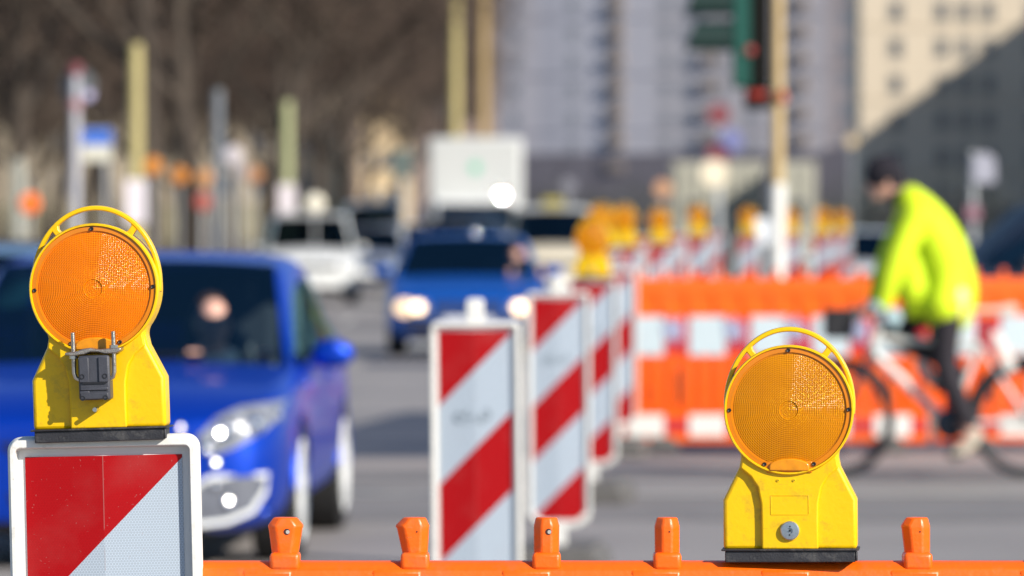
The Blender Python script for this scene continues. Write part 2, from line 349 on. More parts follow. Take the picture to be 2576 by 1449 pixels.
def make_lamp(name, label, back=False, detail=True):
    t = thing(name, label, 'warning lamp')
    s = MB(); s.prism(R_circle_body(), -.020, .028)
    body = s.build('housing', YEL, t, bevel=.006, seg=3)
    # raised centre plate running up into the neck and the ring
    neck = [(-.041, .019), (-.041, .060), (-.0415, .085), (-.046, .108), (-.056, .124), (-.071, .136), (-.0685, .150)]
    ring = arc(0, .220, .0918, .0918, 219, -39, 41)
    s = MB(); s.prism(neck + ring + [(-x, z) for x, z in neck[::-1]], -.029, -.0195)
    s.build('centre_plate', YEL, t, bevel=.0028, seg=3)
    # ring lip round the lens
    s = MB(); s.lathe([(.0935, -.020), (.0938, -.032), (.0925, -.0345), (.0905, -.0345), (.0895, -.031), (.0895, -.026)], 72, 'y', (0, 0, .220))
    s.build('lens_ring', YEL, t, smooth=True)
    # carrying handle: swept strap standing off the ring, two struts
    s = MB()
    pp = arc(0, .228, .0915, .1078, 188, -8, 46)
    vs = []; fs = []
    for i, (x, z) in enumerate(pp):
        a = math.atan2(z - .232, x); nx, nz = math.cos(a), math.sin(a)
        for dr, y in ((-.0028, -.009), (.0028, -.009), (.0038, 0), (.0028, .009), (-.0028, .009), (-.0038, 0)): vs.append((x + nx * dr, y, z + nz * dr))
    for i in range(len(pp) - 1):
        for j in range(6): fs.append((i * 6 + j, i * 6 + (j + 1) % 6, (i + 1) * 6 + (j + 1) % 6, (i + 1) * 6 + j))
    fs += [tuple(range(6)), tuple((len(pp) - 1) * 6 + j for j in range(6))]
    s.add(vs, fs)
    for sx in (-1, 1):
        p0 = Vector((sx * .0505, 0, .2965)); p1 = Vector((sx * .0588, 0, .3075)); u = (p1 - p0).normalized(); q = Vector((u.z, 0, -u.x))
        poly = [p0 - q * .0085 - u * .004, p0 - q * .0045 + u * .003, p1 - q * .0045 - u * .002, p1 - q * .008 + u * .001, p1 + q * .008 + u * .001, p1 + q * .0045 - u * .004, p0 + q * .0045 + u * .001, p0 + q * .0085 - u * .006]
        s.prism([(p.x, p.z) for p in poly], -.008, .008)
    s.build('carry_handle', YEL, t, bevel=.0012, seg=2)
    # lens, shallow dome, with its screws and tab
    s = MB(); s.lathe([(.0896, -.027), (.0885, -.0305), (.0822, -.0312), (.0818, -.0298), (.070, -.0325), (.050, -.0350), (.030, -.0365), (.0135, -.0375), (.0125, -.0362), (.005, -.0364), (.0001, -.0364)], 72, 'y', (0, 0, .220))
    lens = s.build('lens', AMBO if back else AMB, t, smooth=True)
    s = MB(); s.lathe([(.0896, -.0290), (.0893, -.0318), (.0832, -.0322), (.0824, -.0300)], 72, 'y', (0, 0, .220)); s.build('lens_rim', AMB2, lens, smooth=True)
    s = MB(); s.prism(arc(0, .139, .029, .011, 0, 180, 15) + [(-.029, .132), (.029, .132)], -.036, -.026); tb = s.build('lens_tab', AMB3, lens, bevel=.002)
    s = MB(); s.box((0, -.0300, .1375), (.0655, .003, .0165)); s.build('tab_recess', AMB2, lens, bevel=.0012)
    for a in (90, 180, 0, 245.5, 294.5):
        s = MB(); x, z = .0858 * math.cos(R(a)), .220 + .0858 * math.sin(R(a))
        s.lathe([(.0030, -.030), (.0030, -.0335), (.0022, -.0345), (.0010, -.0338), (.0001, -.0338)], 14, 'y', (x, 0, z)); s.build('screw', TRIM if detail else TRIM, lens, smooth=True)
    # black battery base
    s = MB(); s.box((0, .002, .0085), (.188, .058, .017)); s.box((0, .002, .0180), (.199, .066, .0028))
    for sx in (-.0945,): s.box((sx + .19, -.022, .0085), (.003, .012, .014))
    s.build('battery_base', BLK, t, bevel=.0022)
    if not back:
        s = MB(); s.lathe([(.0137, -.029), (.0137, -.0335), (.0122, -.0352), (.0042, -.0356), (.0036, -.0335), (.0001, -.0335)], 32, 'y', (0, 0, .046)); lk = s.build('lock_disc', mat('blued_zinc', (.38, .44, .50), .35, .8, var=.3, scale=200), t, smooth=True)
        s = MB(); s.lathe([(.0150, -.029), (.0150, -.0305), (.0140, -.0308)], 32, 'y', (0, 0, .046)); s.build('lock_collar', YEL, t, smooth=True)
        for dx, dz, rr in ((.0004, .0062, .0012), (-.0002, -.0060, .0012), (0, 0, .0016)):
            s = MB(); s.lathe([(rr, -.0354), (rr, -.0361), (.0001, -.0361)], 10, 'y', (dx, 0, .046 + dz)); s.build('lock_hole', TRIM, lk)
        for x in (-.0165, .0065):
            s = MB(); s.lathe([(.0022, -.029), (.0020, -.0305), (.0010, -.0305), (.0010, -.0292)], 12, 'y', (x, 0, .1185)); s.build('screw_boss', YEL, t, smooth=True)
            s = MB(); s.lathe([(.0010, -.0290), (.0010, -.0301), (.0001, -.0301)], 10, 'y', (x, 0, .1185)); s.build('screw_hole', TRIM, t)
        s = MB()
        for cx_, cz_, w_, h_ in ((0, .0965, .0545, .0008), (0, .0690, .0545, .0008), (-.0272, .0828, .0008, .027), (.0272, .0828, .0008, .027)): s.box((cx_, -.0292, cz_), (w_, .0012, h_))
        s.build('label_frame', YEL, t, bevel=.0003)
    return t
lamp = make_lamp('warning_lamp', 'yellow warning lamp with amber lens and round metal lock, standing on the orange barrier')
lamp.location = (PX(1992, 8.2) , 8.222, 1.032); lamp.rotation_euler = (0, R(-.5), R(-5))
D_L = 8.2
left = make_lamp('warning_lamp', 'yellow warning lamp with steel clamp and dark lock block, atop the nearest striped board', back=True)
left.location = (PX(257, D_L), D_L, PZ(1109, D_L)); left.rotation_euler = (0, R(-1.9), R(-5))
# clamp hardware of the left lamp
cl = MB()
for sx in (-.0295, .0290):
    pts = [(sx, -.050, .158), (sx, -.050, .100), (sx * .93, -.049, .093), (sx * .75, -.047, .0895), (sx * .3, -.044, .0895)]
    cl.tube(pts, .0032, 12)
    for k in range(26): cl.lathe([(.0030, -.0007), (.0038, 0), (.0030, .0007)], 12, 'z', (sx, -.050, .157 - k * .0019))
ub = cl.build('u_bolt', STL, left, smooth=True)
cl = MB(); poly = [(-.041, .126), (-.040, .130), (-.024, .131), (-.014, .1345), (-.004, .1355), (.006, .133), (.018, .1335), (.036, .1345), (.041, .1345), (.040, .130), (.034, .1265), (.016, .1265), (.008, .129), (-.004, .1295), (-.012, .1265), (-.030, .1245)]
cl.prism(poly, -.058, -.028); cl.build('clamp_plate', mat('dull_steel', (.40, .36, .31), .35, .9, var=.3, scale=120, bump=.3), left, bevel=.0015)
cl = MB()
for sx in (-.0295, .029): cl.lathe([(.0062, 0), (.0062, .005), (.0034, .005)], 6, 'z', (sx, -.050, .1335 if sx > 0 else .1205))
cl.build('nut', STL, left)
cl = MB(); cl.box((0.0005, -.043, .0925), (.0455, .030, .064)); blk = cl.build('lock_block', DKG, left, bevel=.0035)
cl = MB(); cl.box((-.0135, -.0590, .104), (.014, .003, .036)); cl.box((.0145, -.0590, .104), (.014, .003, .036)); cl.box((0.0005, -.0590, .0765), (.040, .003, .0040)); cl.box((0.0005, -.0590, .0665), (.040, .003, .009)); cl.box((-.0135, -.0592, .0715), (.014, .003, .005))
cl.build('raised_ribs', DKG, blk, bevel=.001)
cl = MB(); cl.box((0.0005, -.0588, .0850), (.034, .0022, .0028)); cl.build('slot', TRIM, blk)
for x, z in ((-.0165, .0945), (.0165, .0945), (-.0165, .0635), (.0165, .0635)):
    cl = MB(); cl.lathe([(.0037, -.0600), (.0037, -.0612), (.0024, -.0612), (.0024, -.0604), (.0001, -.0604)], 14, 'y', (x, 0, z)); cl.build('block_screw', TRIM, blk)
cl = MB(); cl.tube([(-.001, -.028, .0465), (-.001, -.052, .0465)], .0033, 12); cl.build('pin', STL, left, smooth=True)

# ------------------------------------------------------------------ striped boards (beacons)
BW, BH = .234, .974
SHEET = sheeting('red_white_sheeting', BW, BH)
def make_board(label, stub=True, slots=False, mark=True):
    """origin on the ground below the board; panel lower edge at z = .221"""
    t = thing('striped_board', label, 'warning board')
    s = MB(); fw = .0175; z0, z1 = .221, .221 + BH; ww = BW / 2 + .0035
    # moulded frame: outer rounded tube with an inner bevelled face
    def rr(w, a, b, r, n=7):
        return arc(w - r, b - r, r, r, 0, 90, n) + arc(-w + r, b - r, r, r, 90, 180, n) + [(-w, a + .05), (-w + .055, a), (w - .055, a), (w, a + .05)]
    o1 = rr(ww + fw, z0 - .030, z1 + .026, .020); o2 = rr(ww + fw - .004, z0 - .026, z1 + .022, .017); i1 = rr(ww + .0065, z0 - .006, z1 + .010, .008); i2 = rr(ww + .0045, z0 - .004, z1 + .008, .006)
    loops = [(o1, .020), (o1, -.012), (o2, -.021), (i1, -.021), (i2, -.004), (i2, .020)]
    k = len(o1); vs = []; fs = []
    for lp, y in loops: vs += [(x, y, z) for x, z in lp]
    for a in range(len(loops)):
        b = (a + 1) % len(loops)
        for i in range(k): fs.append((a * k + i, a * k + (i + 1) % k, b * k + (i + 1) % k, b * k + i))
    s.add(vs, fs); fr = s.build('frame', WPL, t, bevel=.0015, smooth=True)
    # backing plate, slightly folded along its centre line, with its printed sheeting
    def folded(wd, za, zb, y, th, ridge=.006):
        v = [(-wd, y, za), (0, y - ridge, za), (wd, y, za), (-wd, y, zb), (0, y - ridge, zb), (wd, y, zb)]
        v += [(a, b_ + th + (ridge if a == 0 else 0), c) for a, b_, c in v]
        return v, [(0, 1, 4, 3), (1, 2, 5, 4), (6, 9, 10, 7), (7, 10, 11, 8), (0, 3, 9, 6), (2, 8, 11, 5), (0, 6, 7, 1), (1, 7, 8, 2), (3, 4, 10, 9), (4, 5, 11, 10)]
    s = MB(); s.add(*folded(BW / 2 + .0095, z0 - .008, z1 + .010, -.002, .008)); s.build('backing', mat('white_sheeting', (.70, .70, .69), .3, var=.04), t)
    s = MB(); s.add(*folded(BW / 2 - .003, 0, BH - .006, -.0050, .002, .0078)); p = s.build('panel', SHEET, t); p.location = (0, 0, .2235)
    if slots:
        for x in (-.078, .080):
            s = MB(); s.box((x, -.006, z1 + .0222), (.030, .018, .0086)); s.build('frame_slot', mat('shaded_slot', (.16, .15, .15), .7), fr, bevel=.002)
    if stub:
        s = MB(); s.prism([(-.026, z1 + .02), (-.026, z1 + .088), (-.020, z1 + .095), (.020, z1 + .095), (.026, z1 + .088), (.026, z1 + .02)], -.016, .016); s.build('top_stub', WPL, t, bevel=.004)
    if mark:
        s = MB(); zc = z1 - .265
        for j, x in enumerate((-.042, -.012, .018, .040)):
            a = arc(x - .008, zc + .004 * ((j % 2) * 2 - 1), .011, .014, 30 + 60 * j, 290 + 60 * j, 9)
            s.tube([(u, -.0115, v) for u, v in a], .0032, 6)
        s.box((-.008, -.0112, zc - .024), (.075, .0015, .004))
        s.build('maker_mark', mat('grey_print', (.20, .24, .28), .6), t)
    s = MB(); s.box((0, 0, .135), (.058, .040, .12)); s.build('foot_post', WPL, t, bevel=.004)
    s = MB(); s.prism([(-.21, .004), (-.21, .06), (-.16, .115), (.16, .115), (.21, .06), (.21, .004)], -.40, .40); s.build('foot_plate', CONC, t, bevel=.01)
    return t
b1 = make_board('nearest and largest striped board, at the left edge under the clamped warning lamp', stub=False, slots=True, mark=False)
b1.location = (PX(260, D_L) - .0, D_L + .005, PZ(1140, D_L) - .221 - BH); b1.rotation_euler = (0, R(-1.3), R(-4))
# set rotation about the top by shifting the foot
b1.location.x += math.sin(R(1.3)) * 1.19
_b = make_board('leaning-free striped board with white top stub, second nearest, just left of the centre')
bx = _b
bx['label'] = 'red and white striped board with white top stub, second nearest of the row'
bx.location = (PX(1204, 17.5), 17.5, 0); bx.rotation_euler = (0, R(-.5), R(-5))
b3 = dup(bx, (PX(1407, 24.9), 24.9, 0), (0, R(-.3), R(-4)), 'x')
b3['label'] = 'red and white striped board with white top stub, third nearest of the row'
b4 = make_board('striped board carrying the largest blurred warning lamp, behind the third board', stub=False)
b4.location = (PX(1489, 31.1), 31.1, 0); b4.rotation_euler = (0, 0, R(-6))
GR = 'striped boards in the far row'; GL = 'warning lamps in the far row'

def far_lamp(px, d, z, label, rz=-4):
    return dup(lamp, (PX(px, d), d, z), (0, 0, R(rz)), label, GL)
far_lamp(1491, 31.1, 1.215, 'blurred warning lamp on the fourth board, biggest of the far lamps')
spec = [  # px, distance, lamp?, board label, lamp label
    (1548, 37.2, 0, 'plain striped board at the left end of the far orange fence', ''),
    (1512, 42, 1, 'striped board half hidden behind the biggest blurred lamp', 'warning lamp peeping out above and behind the biggest blurred lamp'),
    (1570, 44, 1, 'striped board under the second blurred lamp from the left of the far row', 'blurred warning lamp second from left in the far row, right of the biggest'),
    (1612, 61, 0, 'plain striped board between the second and third blurred lamps', ''),
    (1660, 52, 1, 'striped board under the third blurred lamp of the far row', 'blurred warning lamp third from left in the far row'),
    (1706, 75, 0, 'plain striped board between the third and fourth blurred lamps', ''),
    (1756, 60, 1, 'striped board under the fourth blurred lamp of the far row', 'blurred warning lamp fourth from left, left of the thin sign pole'),
    (1800, 92, 0, 'plain striped board at the far end of the diagonal row, by the thin sign pole', ''),
    (1883, 68, 2, 'striped board with a red lamp, left of the white pole', 'small red-orange lamp left of the white pole'),
    (1990, 72, 1, 'narrow striped board just right of the white pole', 'blurred amber lamp just right of the white pole'),
    (2070, 70, 1, 'striped board left of the pair between white pole and cyclist', 'left one of two amber lamps between white pole and cyclist'),
    (2118, 84, 1, 'striped board next to the white car beside the cyclist', 'right one of two amber lamps, next to the cyclist')]
for px, d, lm, lb, ll_ in spec:
    z = (.12 if d < 55 else .17) if d > 41 else 0.
    o = dup(b4, (PX(px, d), d, z), (0, 0, R(random.uniform(-8, 2))), lb, GR)
    if lm: far_lamp(px, d, z + 1.215, ll_)

# ------------------------------------------------------------------ orange barriers
def stub_mesh(s, x, w, fl, fr_, z0, h=.064):
    """octagonal peg with collar; fl, fr_ = how much the top flares left and right"""
    y = .018
    def oct_(a, b, z, dy, c=.011): return [(a, -dy + c, z), (a + c, -dy, z), (b - c, -dy, z), (b, -dy + c, z), (b, dy - c, z), (b - c, dy, z), (a + c, dy, z), (a, dy - c, z)]
    lv = [oct_(x - w / 2, x + w / 2, z0 - .01, y), oct_(x - w / 2, x + w / 2, z0 + .012, y), oct_(x - w / 2 - fl * .75, x + w / 2 + fr_ * .75, z0 + h * .75, y),
          oct_(x - w / 2 - fl, x + w / 2 + fr_, z0 + h - .012, y), oct_(x - w / 2 - fl * .1 + .003, x + w / 2 + fr_ * .1 - .003, z0 + h, y - .003, .010)]
    vs = [p for l_ in lv for p in l_]; fs = []
    for i in range(len(lv) - 1):
        for j in range(8): fs.append((i * 8 + j, i * 8 + (j + 1) % 8, (i + 1) * 8 + (j + 1) % 8, (i + 1) * 8 + j))
    fs += [tuple(range(8)), tuple(32 + j for j in range(8))]
    s.add(vs, fs)
def make_barrier(label, L, zt, scale, stubs, near):
    """origin at the left end on the ground; rail top at zt"""
    t = thing('barrier_fence', label, 'barrier')
    k = scale
    s = MB(); prof = [(-.030, zt - .105), (-.0305, zt - .030), (-.026, zt - .010), (-.014, zt - .001), (0, zt + .0015), (.014, zt - .001), (.026, zt - .010), (.0305, zt - .030), (.030, zt - .105)]
    s.prism_x(prof, 0, L); s.build('top_rail', ORG, t, bevel=.002, smooth=True)
    for i, (x, w_, fl, fr_, hole) in enumerate(stubs):
        s = MB(); stub_mesh(s, x, w_, fl, fr_, zt)
        pg = s.build('peg', ORG, t, bevel=.0022, seg=2)
        s = MB(); s.box((x, 0, zt + .001), (w_ + .005, .054, .026)); s.build('peg_collar', ORG, t, bevel=.006, seg=3)
        if near:
            r = .0045 if hole else .0012
            s = MB(); s.lathe([(r, -.0181), (r, -.0187), (.0001, -.0187)], 16, 'y', (x + .003, 0, zt + .044)); s.build('peg_hole', mat('hole_shade', (.05, .012, .01), .8), pg)
            if hole:
                s = MB(); s.lathe([(r * .62, -.0185), (r * .62, -.0190), (.0001, -.0190)], 16, 'y', (x + .0042, 0, zt + .0437)); s.build('peg_hole_light', mat('pale_far_side', (.42, .40, .37), .8), pg)
    base = .05
    s = MB()
    n = int(L / .104)
    hb, hm = base + .855 * k, base + .588 * k
    s.box((L / 2, 0, (hb + hm) / 2), (L - .02, .034, hb - hm)); s.box((L / 2, 0, base + .11 * k), (L - .02, .040, .20 * k))
    s.box((L / 2, .008, (hm + base + .2 * k) / 2), (L - .02, .012, hm - base - .2 * k))
    for i in range(int(L / .187)):
        s.box((.10 + i * .187, 0, (hb + zt) / 2), (.075, .058, zt - hb - .02))
    for i in range(n + 1):
        x = .02 + (L - .04) * i / n; s.box((x, 0, (hm + base + .2 * k) / 2), (.060, .052, hm - base - .2 * k + .004))
    s.box((L / 2, 0, (hb + zt - .1) / 2), (L - .02, .030, max(.004, zt - .1 - hb) + .01))
    s.build('fence_body', ORG, t, bevel=.006)
    REDR = mat('red_reflective', (.48, .02, .035), .35, var=.1); WHR = mat('white_reflective', (.52, .61, .65), .35, var=.08, scale=12)
    s = MB(); s.box((L / 2, -.0185, (hb + hm) / 2), (L - .04, .003, (hb - hm) * .86)); s.build('red_band', REDR, t)
    s = MB(); s.box((L / 2, -.0215, base + .122 * k), (L - .04, .003, .085 * k)); s.build('low_red_band', REDR, t)
    x = .045; j = 0
    while x + .24 < L:
        s = MB(); s.box((x + .12, -.0215, (hb + hm) / 2), (.245, .004, (hb - hm) * .98)); s.build('white_reflector', WHR, t, bevel=.02, seg=3)
        s = MB(); s.box((x + .12, -.0245, base + .122 * k), (.245, .004, .145 * k)); s.build('low_white_reflector', WPL, t, bevel=.02, seg=3)
        x += .412; j += 1
    for i, (fx, hh) in enumerate(((.20, .07), (.405, .24), (.56, .22), (1.05, .2), (1.42, .22), (1.7, .2))):
        if fx < L:
            s = MB(); s.box((fx, -.0195, base + .33 * k + hh / 2 * .5), (.026, .004, hh)); s.build('grip_slot', TRIM, t, bevel=.008)
    for x in (.28, L - .28):
        s = MB(); s.prism([(x - .10, .004), (x - .10, .05), (x - .06, .10), (x + .06, .10), (x + .10, .05), (x + .10, .004)], -.38, .38); s.build('foot', CONC, t, bevel=.01)
    return t
sx0 = PX(500, 8.235)
st = [(715, .0385, .0062, .0075, 1), (1043, .0365, .0105, .0025, 0), (1375, .0365, .0, .0005, 1), (1680, .0355, .0005, .0, 0), (2312, .0365, .0055, .0, 0)]
fg = make_barrier('nearest orange plastic barrier with pegs on its rail, along the bottom edge', 2.2, 1.031, .885,
                  [(PX(p, 8.2) - sx0, w_, a, b_, h_) for p, w_, a, b_, h_ in st] + [(PX(2640, 8.2) - sx0, .037, 0, 0, 0)], True)
fg.location = (sx0, 8.235, 0)
ps = [(.10 + i * .187, .038, 0, 0, 0) for i in range(11)]
fb = make_barrier('blurred orange barrier with red and white reflectors, behind the right lamp, left of the cyclist', 2.06, 1.156, 1., ps, False)
fb.location = (PX(1562, 38), 38, 0)
fb2 = dup(fb, (PX(1562, 38) + 2.09, 38.1, 0), (0, 0, R(3)), 'blurred orange barrier behind the bicycle, running out of the right edge')
# scribbles sprayed on the far barrier
gm = mat('spray_blue', (.45, .50, .68), .6)
for cx_, nm in ((.345, 0), (.755, 1), (1.165, 2), (1.58, 3)):
    s = MB(); pts = [(cx_ - .06 + .12 * i / 11, -.026, .815 + .10 * math.sin(i * 2.1 + nm) * (1 - .3 * (i % 2))) for i in range(12)]
    s.tube(pts, .009, 6); s.build('graffiti', gm, fb)

# ------------------------------------------------------------------ skin figures
def evaluate(o):
    dg = bpy.context.evaluated_depsgraph_get(); me = bpy.data.meshes.new_from_object(o.evaluated_get(dg)); old = o.data
    o.modifiers.clear(); o.data = me; return o
def skin_tube(chains, extra=None, name='body', m=None, parent=None, voxel=.014, ):
    """limbs as tapered tubes with ball joints plus extra shapes, fused into one surface"""
    s = MB()
    for ch in chains:
        pts = [Vector(p) for p, r in ch]; rs = [r for p, r in ch]
        P = []; Q = []
        for i in range(len(pts) - 1):
            p0 = pts[max(i - 1, 0)]; p1 = pts[i]; p2 = pts[i + 1]; p3 = pts[min(i + 2, len(pts) - 1)]
            for k in range(6):
                u = k / 6
                P.append(.5 * ((2 * p1) + (p2 - p0) * u + (2 * p0 - 5 * p1 + 4 * p2 - p3) * u * u + (3 * p1 - p0 - 3 * p2 + p3) * u ** 3)); Q.append(rs[i] * (1 - u) + rs[i + 1] * u)
        P.append(pts[-1]); Q.append(rs[-1]); s.tube(P, Q, 14)
        for p, r in ((P[0], Q[0]), (P[-1], Q[-1])): s.ball(p, r * .99, 12)
    if extra: extra(s)
    o = s.build(name, m, parent)
    q = o.modifiers.new('r', 'REMESH'); q.mode = 'VOXEL'; q.voxel_size = voxel; q.use_smooth_shade = True
    q = o.modifiers.new('s', 'SMOOTH'); q.iterations = 3; q.factor = .5
    evaluate(o); o.data.materials.clear(); o.data.materials.append(m)
    for p in o.data.polygons: p.use_smooth = True
    return o

# ------------------------------------------------------------------ cars
def subsurf_cage(verts, faces, fm, creases, level):
    me = bpy.data.meshes.new('cage'); bm = bmesh.new(); vv = [bm.verts.new(v) for v in verts]
    for f, mi in zip(faces, fm):
        try: q = bm.faces.new([vv[i] for i in f]); q.material_index = mi
        except ValueError: pass
    cr = bm.edges.layers.float.new('crease_edge')
    for a, b, c in creases:
        e = bm.edges.get((vv[a], vv[b]))
        if e: e[cr] = c
    bmesh.ops.recalc_face_normals(bm, faces=bm.faces)
    bm.to_mesh(me); bm.free()
    for i in range(5): me.materials.append(BLK)
    o = bpy.data.objects.new('cage', me); C.objects.link(o)
    q = o.modifiers.new('s', 'SUBSURF'); q.levels = q.render_levels = level
    dg = bpy.context.evaluated_depsgraph_get(); m2 = bpy.data.meshes.new_from_object(o.evaluated_get(dg))
    bpy.data.objects.remove(o); return m2

PROF = {
 # y, half width, underside, mid z, shoulder z, top (centre) z, roof half width or None
 'hatch': dict(L=4.42, W=1.76, wb=(.86, 3.52), cowl=1.22, st=[
    (0.00, .60, .22, .42, .60, .66, None), (.10, .76, .15, .42, .67, .725, None), (.32, .85, .14, .45, .745, .80, None), (.75, .875, .17, .48, .795, .855, None),
    (1.22, .88, .19, .50, .84, .895, None), (2.02, .88, .19, .50, .90, 1.350, .66), (2.55, .88, .19, .50, .92, 1.40, .68), (3.3, .875, .19, .50, .935, 1.38, .66),
    (3.85, .865, .20, .50, .95, 1.29, .60), (4.16, .84, .22, .5, .96, 1.02, .62), (4.34, .78, .26, .5, .88, .90, None), (4.42, .66, .34, .5, .74, .78, None)], ws=(4, 5), rw=(8, 9), side=(4, 8)),
 'sedan': dict(L=4.45, W=1.70, wb=(.82, 3.45), cowl=1.30, st=[
    (0.00, .70, .27, .42, .58, .63, None), (.07, .79, .20, .42, .66, .72, None), (.35, .835, .19, .45, .74, .80, None), (.80, .845, .19, .48, .82, .87, None),
    (1.30, .85, .19, .50, .89, .93, None), (2.00, .85, .19, .50, .92, 1.37, .60), (2.45, .85, .19, .50, .92, 1.42, .62), (3.05, .85, .19, .50, .93, 1.39, .60),
    (3.45, .85, .20, .50, .94, 1.28, .50), (3.85, .84, .22, .5, .95, 1.00, .56), (4.35, .80, .26, .5, .92, .95, None), (4.45, .70, .34, .5, .80, .84, None)], ws=(4, 5), rw=(8, 9), side=(4, 8)),
 'van': dict(L=4.7, W=1.86, wb=(.88, 3.75), cowl=1.0, st=[
    (0.00, .72, .30, .50, .70, .76, None), (.08, .84, .24, .5, .82, .88, None), (.30, .90, .22, .5, .92, .99, None), (.62, .92, .22, .55, .99, 1.06, None),
    (1.00, .93, .22, .58, 1.04, 1.13, None), (1.72, .93, .22, .60, 1.06, 1.74, .68), (2.4, .93, .22, .6, 1.08, 1.84, .72), (3.4, .93, .22, .6, 1.08, 1.85, .72),
    (4.35, .92, .22, .6, 1.08, 1.80, .70), (4.60, .90, .24, .6, 1.08, 1.16, .74), (4.68, .86, .28, .6, .98, 1.02, None), (4.70, .8, .34, .6, .86, .9, None)], ws=(4, 5), rw=(8, 9), side=(4, 8)),
}
WHEELS = {}
def make_car(name, label, prof, paint, glass, cat='car', loc=(0, 0, 0), rz=0., zscale=1., level=3, lit=False, plate=True, grille=True, group=None, sc_=1., side_glass=None):
    P = PROF[prof]; t = thing(name, label, cat, loc, (0, 0, rz), group); t.scale = (sc_, sc_, sc_ * zscale)
    V = []; idx = []
    for (y, w_, zb, zm, zs, zt, wr) in P['st']:
        if wr is None: row = [(0, zb), (w_ * .80, zb), (w_ * .97, zb + .07), (w_, zm), (w_ * .985, zs - .07), (w_ * .93, zs), (w_ * .91, zs + (zt - zs) * .34), (w_ * .86, zs + (zt - zs) * .55), (w_ * .35, zt - .005), (0, zt)]
        else: row = [(0, zb), (w_ * .80, zb), (w_ * .97, zb + .07), (w_, zm), (w_ * .985, zs - .07), (w_ * .93, zs), (wr + .045, zt - .075), (wr - .02, zt - .025), (wr * .55, zt - .004), (0, zt)]
        R_ = []; L_ = []
        for i, (x, z) in enumerate(row):
            V.append((x, y, z)); R_.append(len(V) - 1)
            if i in (0, 9): L_.append(R_[-1])
            else: V.append((-x, y, z)); L_.append(len(V) - 1)
        idx.append((R_, L_))
    Fc = []; fm = []; cr = []
    N = len(P['st'])
    for a in range(N - 1):
        for side in (0, 1):
            r0, r1 = idx[a][side], idx[a + 1][side]
            for i in range(9):
                mi = 0
                if i == 0: mi = 4
                if P['side'][0] <= a < P['side'][1] and i == 5: mi = 2
                if a == P['ws'][0] and i in (7, 8): mi = 1
                if a == P['rw'][0] and i in (7, 8): mi = 3
                Fc.append((r0[i], r1[i], r1[i + 1], r0[i + 1])); fm.append(mi)
            cr.append((r0[5], r1[5], .6))
            if a in (P['ws'][0], P['rw'][0]): cr.append((r0[7], r1[7], 1.))
    for a in (P['ws'][0], P['ws'][1], P['rw'][0], P['rw'][1]):
        for side in (0, 1):
            r = idx[a][side]
            for i in (6, 7, 8): cr.append((r[i], r[i + 1], 1.))
    for e, a in ((0, 0), (1, N - 1)):
        r, l_ = idx[a]
        for i in range(9):
            Fc.append((r[i], l_[i], l_[i + 1], r[i + 1]) if 0 < i < 8 else ((r[0], l_[1], r[1]) if i == 0 else (r[8], l_[8], r[9]))); fm.append(0)
    me = subsurf_cage(V, Fc, fm, cr, level)
    co = [v.co.copy() for v in me.vertices]
    r_arch = .335; wz = .315
    groups = {0: [], 1: [], 2: [], 3: [], 4: []}; allf = []
    for p in me.polygons:
        c = p.center; cut = False
        for wy in P['wb']:
            if abs(c.x) > .55 and (c.y - wy) ** 2 + (c.z - wz) ** 2 < (r_arch + .02) ** 2 and c.z < .78: cut = True
        if cut: continue
        groups[p.material_index].append(tuple(p.vertices)); allf.append(tuple(p.vertices))
    bvh = BVHTree.FromPolygons(co, allf)
    bpy.data.meshes.remove(me)
    body = None
    groups[5] = [f for f in groups[2] if co[f[0]].x > 0]; groups[2] = [f for f in groups[2] if co[f[0]].x <= 0]
    for mi, nm, mt in ((0, 'body', paint), (1, 'windscreen', glass), (2, 'side_window', side_glass or DGLASS), (5, 'side_window', side_glass or DGLASS), (3, 'rear_window', DGLASS), (4, 'underside', TRIM)):
        s = MB(); s.add(co, groups[mi]); 
        me2 = bpy.data.meshes.new(nm); used = sorted({i for f in groups[mi] for i in f}); mp = {u: i for i, u in enumerate(used)}
        me2.from_pydata([co[u] for u in used], [], [tuple(mp[i] for i in f) for f in groups[mi]])
        for p in me2.polygons: p.use_smooth = True
        o = bpy.data.objects.new(nm, me2); C.objects.link(o); o.parent = t; me2.materials.append(mt)
        if mi == 0: body = o
    def proj(x, z, off=.006, y0=-2.):
        h_ = bvh.ray_cast(Vector((x, y0, z)), Vector((0, 1, 0)))
        if h_[0] is None: return None
        return h_[0] + h_[1].normalized() * (off if h_[1].y < 0 else -off)
    def drape(poly, n=14, off=.006, ps=.0):
        """fill a front-view polygon with a grid draped on the body"""
        xs = [p[0] for p in poly]; zs = [p[1] for p in poly]; x0, x1, z0, z1 = min(xs), max(xs), min(zs), max(zs)
        def rng(x):
            c = []
            for i in range(len(poly)):
                (xa, za), (xb, zb_) = poly[i], poly[(i + 1) % len(poly)]
                if (xa - x) * (xb - x) <= 0 and xa != xb: c.append(za + (zb_ - za) * (x - xa) / (xb - xa))
            return (min(c), max(c)) if c else None
        vs = []; fs = []; m_ = 6
        for i in range(n + 1):
            x = x0 + (x1 - x0) * (i + .001) / (n + .002); rg = rng(x)
            for j in range(m_ + 1):
                z = rg[0] + (rg[1] - rg[0]) * j / m_; p = proj(x, z, off)
                if p is None: p = Vector((x, vs[-1][1] if vs else 0.1, z))
                vs.append(tuple(p))
        for i in range(n):
            for j in range(m_): fs.append((i * (m_ + 1) + j, (i + 1) * (m_ + 1) + j, (i + 1) * (m_ + 1) + j + 1, i * (m_ + 1) + j + 1))
        return vs, fs
    t_info = dict(t=t, body=body, proj=proj, drape=drape, P=P)
